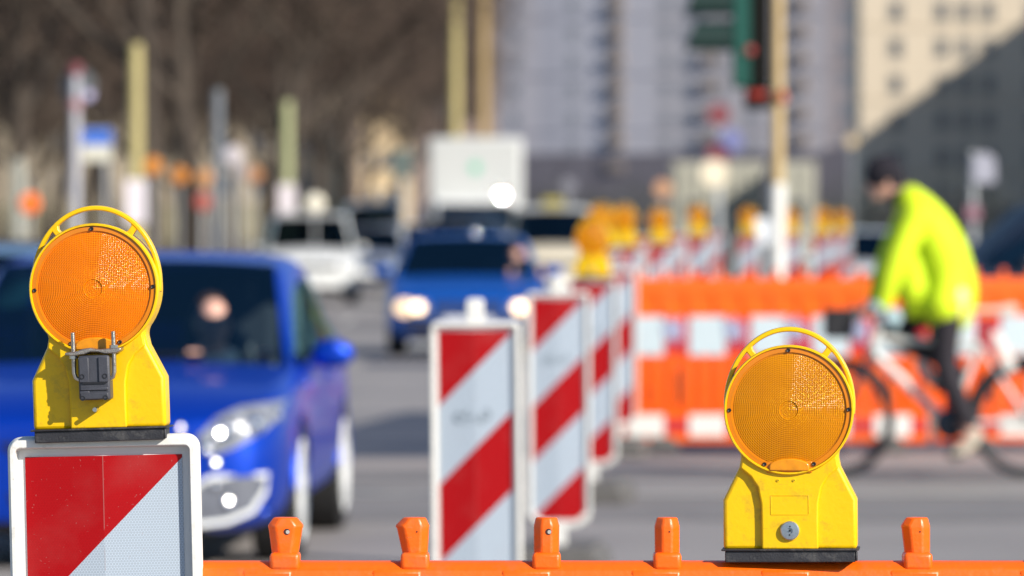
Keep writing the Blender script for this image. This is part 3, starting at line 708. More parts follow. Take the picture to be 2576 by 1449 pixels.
    # wheels
    for i, wy in enumerate(P['wb']):
        for sx in (-1, 1):
            w_ = P['W'] / 2 - .02
            s = MB(); s.lathe([(.20, -.10), (.29, -.105), (.315, -.085), (.318, 0), (.315, .085), (.29, .105), (.20, .10)], 40, 'x', (0, 0, 0)); 
            ty = s.build('wheel', RUB, t, smooth=True); ty.location = (sx * (w_ - .10), wy, .318)
            s = MB(); s.lathe([(.235, .085 * sx), (.232, .108 * sx), (.205, .112 * sx), (.195, .07 * sx), (.06, .085 * sx), (.05, .10 * sx), (.001, .10 * sx)], 40, 'x', (0, 0, 0))
            for k in range(5):
                a = 2 * math.pi * k / 5 + .3; s.box((.098 * sx, math.cos(a) * .125, math.sin(a) * .125), (.022, .055, .17), (a - math.pi / 2, 0, 0))
            s.build('rim', RIM, ty, smooth=False)
            s = MB(); s.lathe([(.36, -.22), (.36, .10 if sx > 0 else -.02)], 30, 'x', (0, 0, 0))
            s = MB(); s.box((sx * (w_ - .30), wy, .40), (.30, .72, .44)); s.build('wheel_well', TRIM, t)
            s = MB(); a0 = [(sx * (w_ - .004), wy + math.cos(R(q)) * .352, .318 + math.sin(R(q)) * .352) for q in range(-4, 185, 9)]
            s.tube(a0, .010, 6); s.build('arch_lip', paint, t, smooth=True)
    # mirrors
    cy = P['cowl'] + .50
    mz = P['st'][4][4] + .075
    for sx in (-1, 1):
        s = MB(); s.ball((sx * (P['W'] / 2 + .055), cy, mz), (.105, .055, .070), 16); s.box((sx * (P['W'] / 2 - .005), cy + .01, mz - .045), (.10, .03, .03))
        mm = s.build('wing_mirror', paint, t, smooth=True)
    # door seams and handles
    for sx in (-1, 1):
        s = MB(); s.box((sx * (P['W'] / 2 - .008), P['cowl'] + 1.25, .80), (.02, .16, .025)); s.build('door_handle', paint, t, bevel=.008)
    # interior
    s = MB(); s.box((0, P['cowl'] + 1.4, .55), (1.3, 2.3, .30)); s.box((0, P['cowl'] + .42, .76), (1.35, .45, .22)); s.build('dashboard', mat('dark_interior', (.02, .022, .028), .8), t, bevel=.05)
    for sx in (-.37, .37):
        s = MB(); s.box((sx, P['cowl'] + 1.45, .85), (.46, .14, .58), (R(-12), 0, 0)); s.box((sx, P['cowl'] + 1.52, 1.2), (.24, .09, .17)); s.build('seat', MC['dark_interior'], t, bevel=.05)
    s = MB(); s.lathe([(.165, -.012), (.185, 0), (.165, .012), (.15, 0), (.165, -.012)], 24, 'y', (.37, P['cowl'] + .72, .88)); s.build('steering_wheel', TRIM, t, smooth=True)
    if plate:
        p = proj(0, .40, .02)
        if p: s = MB(); s.box((0, p.y - .004, .40), (.52, .012, .11)); s.build('number_plate', mat('plate_white', (.75, .75, .73), .4), t, bevel=.004)
    return t_info
def glint(t, c, r=.03, curv=.18, nm='reflector', m=None, front=True, rz=0.):
    """added convex chrome dome, turned to the bisector of sun and viewer for a glint"""
    cw = t.matrix_basis @ Vector(c)
    v = (Vector((0, 0, H)) - cw).normalized(); h_ = (v + sv).normalized()
    h_ = (t.rotation_euler.to_matrix().inverted() @ h_)
    q = h_.to_track_quat('Y', 'Z').to_matrix().to_4x4(); r = min(r, curv * .9)
    s = MB(); s.M = Matrix.Translation(c) @ q
    prof = []
    for i in range(8):
        rr = r * (1 - i / 7) + 1e-4; prof.append((rr, math.sqrt(curv ** 2 - rr ** 2) - curv))
    s.lathe([(r, -.02)] + prof, 20, 'y'); return s.build(nm, m or CHR, t, smooth=True)

BLUE = mat('blue_paint', (.0003, .048, .48), .42, .6, var=.05, coat=.35, spec=.3)
BLUE2 = mat('mid_blue_paint', (.0008, .085, .42), .45, .4, var=.05, coat=.3, spec=.3)
DBLUE = mat('dark_blue_paint', (.004, .014, .06), .3, .2, var=.05, coat=1.)
WHITE = mat('white_paint', (.72, .73, .72), .35, var=.03, coat=.6)
CREAM = mat('cream_paint', (.70, .62, .47), .35, var=.03, coat=.5)
SILV = mat('silver_paint', (.45, .48, .54), .35, .5, var=.03, coat=.6)
BLACKP = mat('black_paint', (.008, .011, .022), .25, .0, var=.05, coat=1.)

def head_lights(ci, poly, lit=False, cat=None):
    """draped headlight pair with bowl, bulb and cover"""
    for sx in (1, -1):
        pl = [(sx * x, z) for x, z in poly]
        vs, fs = ci['drape'](pl, 14, .004); s = MB(); s.add(vs, fs)
        hl = s.build('headlight', MC['headlight_bowl'], ci['t'], smooth=True)
    return hl
# --- near blue hatchback
A = make_car('parked_car', 'bright blue hatchback close behind the nearest board, headlights and chrome catching the sun', 'hatch', BLUE, GLASS,
             loc=(-1.845, 24.85, 0), rz=R(-2.4), level=3, side_glass=GLASS)
t = A['t']; del t['label']; tag(t, 'bright blue hatchback nearest the camera, behind the left lamp, with driver at the wheel'); t.name = 'car'
def LA(px, py): return ((px - CX) * .001743 + 1.845, 1.52 - (py - HZ) * .001743)
hp = [LA(*q) for q in ((500, 1138), (498, 1098), (545, 1050), (600, 1025), (700, 1012), (694, 1050), (655, 1090), (600, 1122), (545, 1144))]
for sx in (1, -1):
    vs, fs = A['drape']([(sx * x, z) for x, z in hp], 18, .004); s = MB(); s.add(vs, fs)
    hl = s.build('headlight', mat('headlight_bowl', (.21, .225, .26), .25, .0, var=.8, scale=18, spec=.6), t, smooth=True)
    for (x, z, r_) in ((*LA(570, 1078), .045), (*LA(633, 1068), .052), (*LA(680, 1050), .030), (*LA(525, 1110), .028)):
        p = A['proj'](sx * x, z, .012)
        s = MB(); s.lathe([(r_, 0), (r_ * .9, -.012), (r_ * .6, -.004), (r_ * .3, -.010), (.001, -.018)], 20, 'y', tuple(p)); s.build('headlight_bulb', CHR, hl, smooth=True)
# lower fog light surrounds and intake
fp = [LA(*q) for q in ((488, 1315), (488, 1225), (530, 1200), (662, 1196), (655, 1235), (628, 1282), (570, 1306))]
for sx in (1, -1):
    vs, fs = A['drape']([(sx * x, z) for x, z in fp], 12, .006); s = MB(); s.add(vs, fs)
    fo = s.build('fog_light', mat('fog_bowl', (.14, .15, .18), .35, .0, var=.35, scale=18), t, smooth=True)
    rim = [A['proj'](sx * x, z, .016) for x, z in fp + fp[:1]]; rim = [p for p in rim if p]
    s = MB(); s.tube(rim, .013, 8); s.build('fog_surround', RIM, fo, smooth=True)
vs, fs = A['drape']([(-.34, .20), (-.36, .34), (.36, .34), (.34, .20)], 16, .006); s = MB(); s.add(vs, fs); s.build('lower_intake', TRIM, t)
vs, fs = A['drape']([(-.30, .47), (-.40, .56), (.40, .56), (.30, .47)], 16, .006); s = MB(); s.add(vs, fs); g = s.build('grille', TRIM, t)
# chrome domes added to make sun glints on lamps and bumper (zone x,z in car frame)
for (px, py, r_, cv) in ((570, 1077, .020, .10), (636, 1066, .030, .16), (612, 1084, .012, .04), (525, 1128, .018, .04), (545, 1160, .020, .07), (575, 1256, .018, .09), (458, 1073, .014, .05), (545, 1215, .02, .025)):
    x, z = LA(px, py); p = A['proj'](x, z, .020)
    if p: glint(t, tuple(p), r_, cv)
for (px, py) in ((535, 1350), (597, 1350), (655, 1285)):
    x, z = LA(px, py); p = A['proj'](x, z, .015)
    if p: glint(t, tuple(p), .010, .035, 'bumper_glint', mat('blue_glint_chrome', (.1, .2, .9), .1, 1.))  # blue chrome domes added for dim glints on the bumper
glint(t, (.965, 1.66, .955), .010, .035, 'mirror_glint', MC['blue_glint_chrome']); glint(t, (.885, .95, .80), .008, .03, 'side_glint', MC['blue_glint_chrome'])  # two more added domes, for blue glints on mirror and flank
# windscreen frame and wiper
s = MB(); s.tube([(-.10, 1.20, .905), (.45, 1.235, .925)], .008, 6); s.build('wiper', TRIM, t)

# --- driver of the blue hatchback
def make_driver(label, loc, rz=0, s_=1., coat=None):
    d = thing('person', label, 'person', loc, (0, 0, rz)); d.scale = (s_,) * 3
    # origin at the seat; faces -y
    def ex(s):
        s.ball((0, -.02, .66), (.078, .098, .118), 20); s.ball((0, -.112, .655), (.014, .022, .022), 10); s.ball((0, -.085, .60), (.042, .035, .03), 12)
        for sx in (-1, 1):
            s.ball((sx * .080, .0, .655), (.012, .02, .032), 8); s.ball((sx * .032, -.098, .685), (.018, .014, .010), 8)
        s.ball((0, -.104, .612), (.024, .012, .008), 8)
        for hx, hy, hz in ((-.17, -.36, .50), (.17, -.36, .50)):
            s.ball((hx, hy, hz), (.042, .03, .048), 12)
            for k in range(4):
                s.tube([(hx + (k - 1.5) * .019, hy - .02, hz + .03), (hx + (k - 1.5) * .020, hy - .055, hz + .045), (hx + (k - 1.5) * .020, hy - .06, hz + .012)], [.010, .009, .008], 8)
            s.tube([(hx + .035, hy, hz), (hx + .052, hy - .03, hz + .02), (hx + .04, hy - .055, hz + .025)], [.012, .010, .009], 8)
    body = skin_tube([[((0, .02, .02), .15), ((0, .02, .22), .14), ((0, .01, .40), .15), ((0, 0, .50), .075), ((0, -.01, .58), .058), ((0, -.02, .66), .07)],
                      [((-.17, 0, .42), .055), ((-.29, -.12, .28), .045), ((-.17, -.34, .49), .032)], [((.17, 0, .42), .055), ((.30, -.12, .30), .045), ((.17, -.34, .49), .032)],
                      [((-.1, 0, 0), .085), ((-.12, -.38, .10), .065), ((-.12, -.60, -.25), .045)], [((.1, 0, 0), .085), ((.12, -.38, .10), .065), ((.12, -.60, -.25), .045)]], ex, 'body', SKIN, d)
    ct = coat or mat('beige_coat', (.72, .70, .60), .8, var=.1)
    skin_tube([[((0, .02, -.02), .175), ((0, .02, .22), .168), ((0, .01, .38), .172), ((0, 0, .46), .10)],
               [((-.17, 0, .41), .075), ((-.29, -.12, .28), .064), ((-.18, -.31, .47), .05)], [((.17, 0, .41), .075), ((.30, -.12, .30), .064), ((.18, -.31, .47), .05)]], None, 'coat', ct, d)
    s = MB(); a = [(math.cos(q) * .088, -.03 + math.sin(q) * .08, .505 + .02 * math.sin(q)) for q in [2 * math.pi * i / 16 for i in range(16)]]
    s.tube(a, .034, 8, closed=True); s.build('collar', mat('pale_fur', (.85, .78, .64), .9), d, smooth=True)
    def hx_(s): s.ball((0, .045, .712), (.086, .088, .092), 18); s.ball((-.03, .05, .65), (.075, .06, .09), 12); s.ball((.03, .05, .65), (.075, .06, .09), 12)
    skin_tube([], hx_, 'hair', mat('dark_hair', (.035, .02, .015), .6), d)
    return d
make_driver('person driving the bright blue hatchback, in beige coat with pale collar', (PX(536, 26.6), 26.52, .395), R(14), 1.0)

# --- dark blue car behind on the left
Bc = make_car('car', 'dark blue car behind the bright blue hatchback, mostly hidden at the left edge', 'van', DBLUE, DGLASS, loc=(-3.42, 31.6, 0), rz=R(-1), zscale=.80, sc_=.97)
# --- second blue car
B2 = make_car('car', 'mid blue saloon with its headlights on, coming up behind the second board', 'sedan', BLUE2, GLASS, loc=(-.495, 64.6, 0), rz=R(1.0), level=3)
t = B2['t']; t.scale = (1.10, 1.0, 1.0)
for sx in (1, -1):
    vs, fs = B2['drape']([(sx * x, z) for x, z in ((.40, .50), (.42, .635), (.78, .655), (.79, .52), (.6, .49))], 12, .005); s = MB(); s.add(vs, fs); hl = s.build('headlight', MC['headlight_bowl'], t, smooth=True)
    p = B2['proj'](sx * .52, .57, .012); s = MB(); s.lathe([(.062, 0), (.055, -.02), (.001, -.035)], 20, 'y', tuple(p))
    s.build('lit_bulb', mat('lit_lamp', (1, .8, .55), .4, emit=(1, .66, .36), es=3.2), hl, smooth=True)
    p2 = B2['proj'](sx * (.66 if sx < 0 else .62), .565, .010)
    s = MB(); s.lathe([(.095, 0), (.085, -.012), (.001, -.02)], 20, 'y', tuple(p2)); s.build('lit_reflector', mat('glow_bowl', (.9, .7, .45), .4, emit=(1, .62, .33), es=.75), hl, smooth=True)
vs, fs = B2['drape']([(-.36, .50), (-.36, .63), (.36, .63), (.36, .50)], 12, .005); s = MB(); s.add(vs, fs); s.build('grille', mat('dark_grille', (.02, .035, .10), .4), t)
vs, fs = B2['drape']([(-.76, .22), (-.8, .46), (.8, .46), (.76, .22)], 14, .005); s = MB(); s.add(vs, fs); s.build('bumper', mat('navy_bumper', (.008, .014, .05), .6), t)
glint(t, (.10, 2.3, 1.42), .05, .075, 'roof_glint')  # added chrome dome that makes a sun glint on the roof
make_driver('person driving the mid blue saloon, blurred face on the right of its windscreen', (PX(1300, 66.3), 66.35, .42), R(15), 1.05, mat('dark_coat', (.03, .03, .04), .8))

def plain_front(ci, w0, z0, z1, wh=.0):
    t = ci['t']
    for sx in (1, -1):
        vs, fs = ci['drape']([(sx * (w0 - .24), z0), (sx * (w0 - .22), z1), (sx * w0, z1 + .02), (sx * w0, z0 + .04)], 8, .006); s = MB(); s.add(vs, fs); s.build('headlight', MC['headlight_bowl'], t, smooth=True)
    vs, fs = ci['drape']([(-w0 + .3, z0), (-w0 + .3, z1), (w0 - .3, z1), (w0 - .3, z0)], 8, .006); s = MB(); s.add(vs, fs); s.build('grille', TRIM, t)
    vs, fs = ci['drape']([(-w0 + .2, .24), (-w0 + .2, .34), (w0 - .2, .34), (w0 - .2, .24)], 8, .006); s = MB(); s.add(vs, fs); s.build('lower_intake', TRIM, t)
def far_car(label, prof, paint, px, d, rz=0, zs=1., glints=(), name='car', cat='car', glass=DGLASS, sc_=1., head=True):
    ci = make_car(name, label, prof, paint, glass, cat, (PX(px, d), d, 0), R(rz), zs, 2, sc_=sc_)
    if head: plain_front(ci, PROF[prof]['W'] / 2 - .12, PROF[prof]['st'][0][4] - .02, PROF[prof]['st'][0][4] + .10)
    for g in glints: glint(ci['t'], g[:3], g[3], g[4] * .09, 'glint_dome')  # chrome domes added so the far cars show sun glints
    return ci
far_car('white car left of centre, between the near blue hatchback and the blue saloon', 'van', WHITE, 784, 108, 3, .95, ((.62, .05, .72, .12, 1.2),))
far_car('silver-blue car squeezed between the white car and the blue saloon', 'hatch', mat('pale_blue_paint', (.28, .33, .45), .4, .2, coat=.5), 930, 124, 2, 1.05)
far_car('white van behind the left-hand white car', 'van', WHITE, 950, 150, 4, 1.16, ((.9, .1, .9, .14, 1.3),), 'van', 'van')
far_car('small silver car right of the white van, partly hidden by the blue saloon', 'hatch', SILV, 1035, 152, 0, 1., ((.5, .3, 1.0, .16, 1.2),))
far_car('grey-blue car between the blue saloon and the white box lorry', 'hatch', mat('greyblue_paint', (.10, .12, .22), .35, .4, coat=.8), 1165, 104, 0, 1.16, ())
tx = far_car('cream taxi van with yellow roof sign, behind the blurred lamps', 'van', CREAM, 1392, 106, 0, 1.02, (), 'taxi', 'taxi')
s = MB(); s.prism([(-.22, 1.84), (-.18, 1.97), (.18, 1.97), (.22, 1.84)], 2.3, 2.5); s.build('roof_sign', mat('taxi_yellow', (.32, .27, .03), .4), tx['t'], bevel=.03)
far_car('white car just left of the cyclist, behind the striped boards', 'hatch', WHITE, 2195, 92, 0, 1.03, ((-.6, 0, .75, .12, 1.2),))
dk = make_car('car', 'black car seen from the side at the right edge, behind the cyclist', 'van', BLACKP, mat('dark_tinted_glass', (.008, .014, .026), .45, spec=.25), 'car', (PX(2395, 60), 61, 0), R(90 - 8), 1.0, 3)
dk['t'].location = (PX(2395, 60) - .75, 61.5, 0); dk['t'].rotation_euler = (0, 0, R(-84))

far_car('silver car with sunlit edges just left of the blue saloon roof', 'hatch', mat('pale_silver_paint', (.60, .62, .66), .35, .1, coat=.6), 1045, 138, 4, 1.1, ((-.5, .3, 1.0, .1, 1.),))
dk2 = make_car('car', 'dark blue van parked beyond the black car at the right edge', 'van', mat('navy_paint', (.012, .028, .07), .35, coat=.7), MC['dark_tinted_glass'], 'van', (PX(2470, 84), 84, 0), R(-80), 1.15, 2)
# --- white box lorry
d = 149; lx = PX(1195, d)
t = thing('lorry', 'white box lorry with a small green emblem on its body, beneath the twin lamp posts', 'lorry', (lx, d, 0))
s = MB(); s.box((0, 4.3, 2.35), (2.5, 6.2, 2.9)); s.build('cargo_box', mat('lorry_white', (.50, .51, .50), .5, var=.05), t, bevel=.12, seg=3)
s = MB(); s.prism_x([(0, .45), (0, 1.25), (.35, 2.1), (.7, 2.25), (1.15, 2.25), (1.15, .45)], -1.1, 1.1); s.build('cab', WHITE, t, bevel=.08, seg=3)
s = MB(); s.prism_x([(.03, 1.30), (.33, 2.02), (.30, 2.05), (-.02, 1.32)], -.98, .98); s.build('windscreen', DGLASS, t)
s = MB(); s.box((0, -.02, .85), (1.5, .05, .35)); s.build('grille', TRIM, t)
for sx in (-1, 1):
    s = MB(); s.box((sx * .85, -.03, .72), (.35, .05, .22)); s.build('headlight', MC['headlight_bowl'], t, bevel=.02)
    s = MB(); s.box((sx * 1.3, .2, 1.75), (.18, .12, .42)); s.build('wing_mirror', TRIM, t, bevel=.03)
    for wy in (.75, 5.6):
        s = MB(); s.lathe([(.25, -.13), (.45, -.13), (.47, 0), (.45, .13), (.25, .13)], 30, 'x', (sx * 1.0, wy, .47)); s.build('wheel', RUB, t, smooth=True)
s = MB(); s.box((0, 4, .75), (2.2, 6, .3)); s.build('chassis', TRIM, t)
s = MB(); s.box((.0, 1.195, 3.0), (.10, .012, .34)); s.box((0, 1.193, 3.0), (.30, .012, .10)); s.lathe([(.10, 0), (.10, -.02), (.001, -.02)], 6, 'y', (0, 1.19, 3.0)); s.build('emblem', mat('emblem_green', (.05, .50, .30), .5), t)
glint(t, (.72, .3, 2.28), .05, .06, 'glint_dome')  # dome added to catch the sun at the top of the cab

# ------------------------------------------------------------------ cyclist
DC = 34.07; SC_ = F / DC
bx0 = PX(2389, DC)
def Bp(px, py, y=0.): return Vector(((px - 2389) / SC_, y, H - (py - HZ) / SC_))
bike = thing('bicycle', 'white and dark bicycle ridden leftwards past the orange barrier', 'bicycle', (bx0, DC, 0))
WR = .345
FH = Bp(2105, 1056); RH = Bp(2588, 1056); FH.z = RH.z = WR + .002
frame = mat('white_frame', (.62, .62, .60), .35, var=.1, coat=.4); dkm = mat('dark_bike_metal', (.05, .055, .07), .4, .5)
for hub, nm in ((FH, 'front'), (RH, 'rear')):
    s = MB(); a = [(hub.x + math.cos(q) * (WR - .02), 0, hub.z + math.sin(q) * (WR - .02)) for q in [2 * math.pi * i / 48 for i in range(48)]]
    s.tube(a, .024, 10, closed=True); wh = s.build('wheel', RUB, bike, smooth=True)
    s = MB(); a = [(hub.x + math.cos(q) * (WR - .047), 0, hub.z + math.sin(q) * (WR - .047)) for q in [2 * math.pi * i / 48 for i in range(48)]]
    s.tube(a, .011, 8, closed=True); s.build('rim', dkm, wh, smooth=True)
    s = MB()
    for k in range(32):
        q = 2 * math.pi * k / 32; s.tube([(hub.x, (-.03 if k % 2 else .03), hub.z), (hub.x + math.cos(q) * (WR - .05), 0, hub.z + math.sin(q) * (WR - .05))], .0013, 4)
    s.build('spokes', STL, wh)
    s = MB(); s.cyl((hub.x, -.05, hub.z), (hub.x, .05, hub.z), .022); s.build('hub', dkm, wh, smooth=True)
    a0, a1 = (20, 130) if nm == 'front' else (5, 165)
    s = MB()
    for k in range(20):
        q = R(a0 + (a1 - a0) * k / 19); q2 = R(a0 + (a1 - a0) * (k + 1) / 19)
        s.tube([(hub.x + math.cos(q) * (WR + .018), 0, hub.z + math.sin(q) * (WR + .018)), (hub.x + math.cos(q2) * (WR + .018), 0, hub.z + math.sin(q2) * (WR + .018))], .012 if nm == 'front' else .022, 6)
    s.build('mudguard', TRIM, bike, smooth=True)
BB = Bp(2389, 1066); ST = Bp(2486, 800); SJ = Bp(2462, 868); HT = Bp(2210, 826); HB = Bp(2190, 885)
s = MB(); s.tube([HB + Vector((.01, 0, 0)), BB], .030, 12); s.tube([HT - Vector((0, 0, .06)), SJ], .020, 12); s.tube([BB, SJ], .020, 12); s.tube([HT, HB], .024, 12)
for y in (-.03, .03): s.tube([SJ + Vector((0, y * .5, 0)), RH + Vector((0, y, 0))], .013, 8); s.tube([BB + Vector((0, y, 0)), RH + Vector((0, y, 0))], .012, 8)
s.build('frame', frame, bike, smooth=True)
s = MB()
for y in (-.055, .055): s.tube([HB + Vector((0, y * .6, 0)), (HB + FH) / 2 + Vector((.01, y, 0)), FH + Vector((0, y, 0))], [.018, .016, .011], 8)
s.box(HB, (.05, .13, .04)); s.build('fork', dkm, bike, smooth=True)
s = MB(); s.tube([SJ, ST], .014, 10); s.build('seat_post', dkm, bike, smooth=True)
s = MB(); c = ST + Vector((.03, 0, .04)); s.prism([(c.x - .15, c.z - .01), (c.x - .14, c.z + .02), (c.x + .02, c.z + .025), (c.x + .12, c.z + .045), (c.x + .145, c.z + .03), (c.x + .13, c.z - .03), (c.x + .02, c.z - .012)], -.055, .055)
s.build('saddle', mat('pale_saddle', (.60, .52, .45), .5), bike, bevel=.018, seg=3)
s = MB(); hbz = HT + Vector((0, 0, .075)); s.tube([HT, hbz], .014, 8); s.tube([hbz, hbz + Vector((-.06, 0, .01))], .014, 8)
hb = hbz + Vector((-.06, 0, .01)); s.tube([hb + Vector((.02, -.30, .01)), hb + Vector((.01, -.15, 0)), hb, hb + Vector((.01, .15, 0)), hb + Vector((.02, .30, .01))], .012, 8)
s.build('handlebar', dkm, bike, smooth=True)
for sy in (-1, 1):
    s = MB(); s.tube([hb + Vector((.02, sy * .20, .008)), hb + Vector((.02, sy * .32, .01))], .018, 10); s.build('grip', RUB, bike, smooth=True)
s = MB(); s.cyl(BB + Vector((0, -.06, 0)), BB + Vector((0, .06, 0)), .026); s.lathe([(.09, -.055), (.095, -.052), (.09, -.049)], 30, 'y', tuple(BB)); 
PD = Bp(2400, 1150, -.14); PU = Bp(2384, 990, .14)
s.tube([BB + Vector((0, -.07, 0)), Vector((PD.x, -.085, PD.z + .02))], .012, 8); s.tube([BB + Vector((0, .07, 0)), Vector((PU.x, .085, PU.z))], .012, 8)
s.build('crank', dkm, bike, smooth=True)
for p in (PD, PU):
    s = MB(); s.box(p + Vector((0, 0, .015)), (.10, .10, .022)); s.build('pedal', TRIM, bike, bevel=.005)
s = MB(); s.tube([BB + Vector((0, .05, .05)), RH + Vector((0, .05, .03))], .005, 6); s.tube([BB + Vector((0, .05, -.085)), RH + Vector((0, .05, -.03))], .005, 6); s.build('chain', dkm, bike)
s = MB()
rk = RH + Vector((-.02, 0, WR + .07)); s.box(rk, (.36, .14, .018))
for y in (-.06, .06): s.tube([RH + Vector((0, y, 0)), rk + Vector((.05, y, 0))], .007, 6); s.tube([SJ, rk + Vector((-.17, y, 0))], .007, 6)
s.build('carrier', mat('pale_carrier', (.66, .62, .58), .5), bike, bevel=.003)
s = MB(); s.prism([(q.x, q.z) for q in (Bp(2487, 835), Bp(2512, 832), Bp(2556, 925), Bp(2530, 940))], -.075, -.035); s.build('white_pump', WPL, bike, bevel=.01)
s = MB(); s.box(Bp(2252, 1000) * 0 + (BB + HB) / 2 + Vector((.10, 0, .09)), (.075, .075, .19), (0, R(-40), 0)); s.build('water_bottle', mat('bottle_grey', (.35, .42, .40), .3), bike, bevel=.03, seg=3)
bag = MB(); bag.box(Bp(2108, 815, -.05), (.175, .24, .165)); bag.box(Bp(2108, 782, -.05), (.185, .25, .03))
bg_ = bag.build('handlebar_bag', mat('black_nylon', (.01, .01, .013), .7), bike, bevel=.02, seg=3)
s = MB(); s.ball(Bp(2150, 790, -.06), .045, 14); s.build('front_light', STL, bike, smooth=True)

rider = thing('person', 'person cycling leftwards in a neon yellow jacket, black trousers and dark woollen hat', 'person', (bx0, DC, 0))
hipL = Bp(2398, 742, -.09); hipR = Bp(2402, 742, .09)
kL = Bp(2376, 912, -.11); aL = Bp(2434, 1078, -.13); bL = Bp(2404, 1140, -.14)
kR = Bp(2246, 832, .11); aR = Bp(2402, 925, .13); bR = Bp(2378, 975, .14)
chest = Bp(2338, 575); neck = Bp(2287, 500); hd = Bp(2224, 452)
shL = Bp(2302, 545, -.19); shR = Bp(2296, 545, .19); elL = Bp(2246, 665, -.26); elR = Bp(2240, 665, .26); wrL = Bp(2214, 765, -.25); wrR = Bp(2208, 765, .25)
hnL = hb + Vector((.02, -.25, .03)); hnR = hb + Vector((.02, .25, .03))
def rex(s):
    s.M = Matrix.Translation(hd) @ Euler((0, R(-22), 0)).to_matrix().to_4x4()
    s.ball((0, 0, 0), (.098, .078, .118), 20); s.ball((-.108, 0, -.005), (.024, .014, .022), 10); s.ball((-.075, 0, -.075), (.035, .045, .03), 10); s.ball((-.095, 0, -.045), (.012, .025, .010), 8)
    for sy in (-1, 1): s.ball((.01, sy * .08, -.005), (.02, .012, .033), 8); s.ball((-.092, sy * .032, .022), (.010, .016, .008), 8)
    s.M = Matrix.Identity(4)
    for h0, sy in ((hnL, -1), (hnR, 1)):
        s.ball(h0 + Vector((.015, 0, .012)), (.048, .042, .026), 12)
        for k in range(4):
            y = (k - 1.5) * .021; ln = (.9, 1.05, 1., .8)[k]
            s.tube([h0 + Vector((-.01, y, .020)), h0 + Vector((-.045 * ln, y, .010)), h0 + Vector((-.045 * ln, y, -.03)), h0 + Vector((-.015, y, -.045))], [.0105, .0095, .009, .008], 8)
        s.tube([h0 + Vector((.01, -sy * .035, .005)), h0 + Vector((-.015, -sy * .045, -.02)), h0 + Vector((-.035, -sy * .03, -.035))], [.012, .010, .009], 8)
skin_tube([[(Bp(2402, 735), .135), (Bp(2375, 660), .125), (chest, .135), (neck, .075), (Bp(2262, 485), .058), (hd, .07)],
           [(hipL, .09), (kL, .062), (aL, .042)], [(aL + Vector((.03, 0, -.02)), .036), (bL, .034)], [(hipR, .09), (kR, .062), (aR, .042)], [(aR + Vector((.03, 0, -.02)), .036), (bR, .034)],
           [(shL, .06), (elL, .045), (wrL, .032), (hnL, .030)], [(shR, .06), (elR, .045), (wrR, .032), (hnR, .030)], [(shL, .06), (neck, .07), (shR, .06)]], rex, 'body', SKIN, rider)
HV = mat('neon_fabric', (.62, .80, .01), .75, var=.12, scale=6, bump=.8, bscale=14)
skin_tube([[(Bp(2386, 785), .145), (Bp(2392, 730), .158), (Bp(2372, 640), .155), (chest, .150), (Bp(2300, 520), .115), (Bp(2275, 498), .08)],
           [(Bp(2304, 775), .075), (Bp(2335, 755), .115), (Bp(2395, 755), .145)], [(Bp(2285, 640), .09), (Bp(2300, 730), .115)], [(Bp(2385, 700, -.07), .10), (Bp(2372, 772, -.10), .118)], [(Bp(2385, 700, .07), .10), (Bp(2365, 775, .10), .118)],
           [(shL, .095), (elL, .075), (wrL, .052)], [(shR, .095), (elR, .075), (wrR, .052)], [(shL, .09), (neck, .09), (shR, .09)]], None, 'jacket', HV, rider, .014)
PT = mat('black_trousers', (.018, .014, .020), .85, var=.3)
skin_tube([[(Bp(2398, 752), .12), (Bp(2386, 770, -.09), .092), (kL, .074), (Bp(2405, 1000, -.12), .066), (aL + Vector((0, 0, .03)), .05)], [(Bp(2398, 752), .12), (Bp(2390, 765, .09), .092), (kR, .076), (Bp(2335, 885, .12), .064), (aR + Vector((-.02, 0, .01)), .05)]], None, 'trousers', PT, rider)
SH = mat('pale_shoe', (.50, .43, .34), .6, var=.1)
for a_, b_ in ((aL, bL), (aR, bR)):
    skin_tube([[(a_ + Vector((.035, 0, -.035)), .048), ((a_ + b_) / 2 + Vector((.02, 0, -.03)), .046), (b_ + Vector((-.02, 0, -.01)), .040)]], None, 'shoe', SH if a_ is aL else PT, rider)
def hat(s):
    s.M = Matrix.Translation(hd) @ Euler((0, R(-22), 0)).to_matrix().to_4x4()
    s.ball((.012, 0, .035), (.118, .098, .118), 20); s.ball((.05, 0, -.01), (.085, .085, .10), 14)
skin_tube([], hat, 'woollen_hat', mat('dark_wool', (.010, .008, .014), .95, var=.4, scale=20), rider)
s = MB(); s.tube([Bp(2262, 475), Bp(2275, 505)], [.075, .095], 16); s.build('scarf', TRIM, rider, smooth=True)
gl = mat('pale_glove', (.36, .50, .53), .6)
for h0, w0 in ((hnL, wrL), (hnR, wrR)):
    skin_tube([[(w0, .05), (h0 + Vector((.01, 0, .01)), .05)]], None, 'glove_cuff', gl, rider)
    s = MB()
s = MB(); s.ball(Bp(2238, 797, -.27), (.055, .03, .055), 12); s.tube([Bp(2230, 775, -.26), Bp(2244, 825, -.26)], [.04, .02], 10); s.build('glove', gl, rider, smooth=True)

# ------------------------------------------------------------------ poles, signals, signs
def pole(name, label, cat, px, d, py0, py1, r, m, white_top=None, group=None, top=None):
    t = thing(name, label, cat, (PX(px, d), d, 0), group=group)
    z1 = PZ(py0, d)
    s = MB(); s.tube([(0, 0, 0), (0, 0, z1)], [r, r * .85], 16); s.build('post', m, t, smooth=True)
    if white_top: s = MB(); s.tube([(0, 0, 0.01), (0, 0, PZ(white_top, d))], [r * 1.18, r * 1.14], 16); s.build('white_sleeve', WPL, t, smooth=True)
    return t
POLEM = mat('ochre_mast', (.44, .37, .16), .55, var=.2, scale=3); POLEG = mat('green_mast', (.36, .38, .20), .6, var=.2, scale=3)
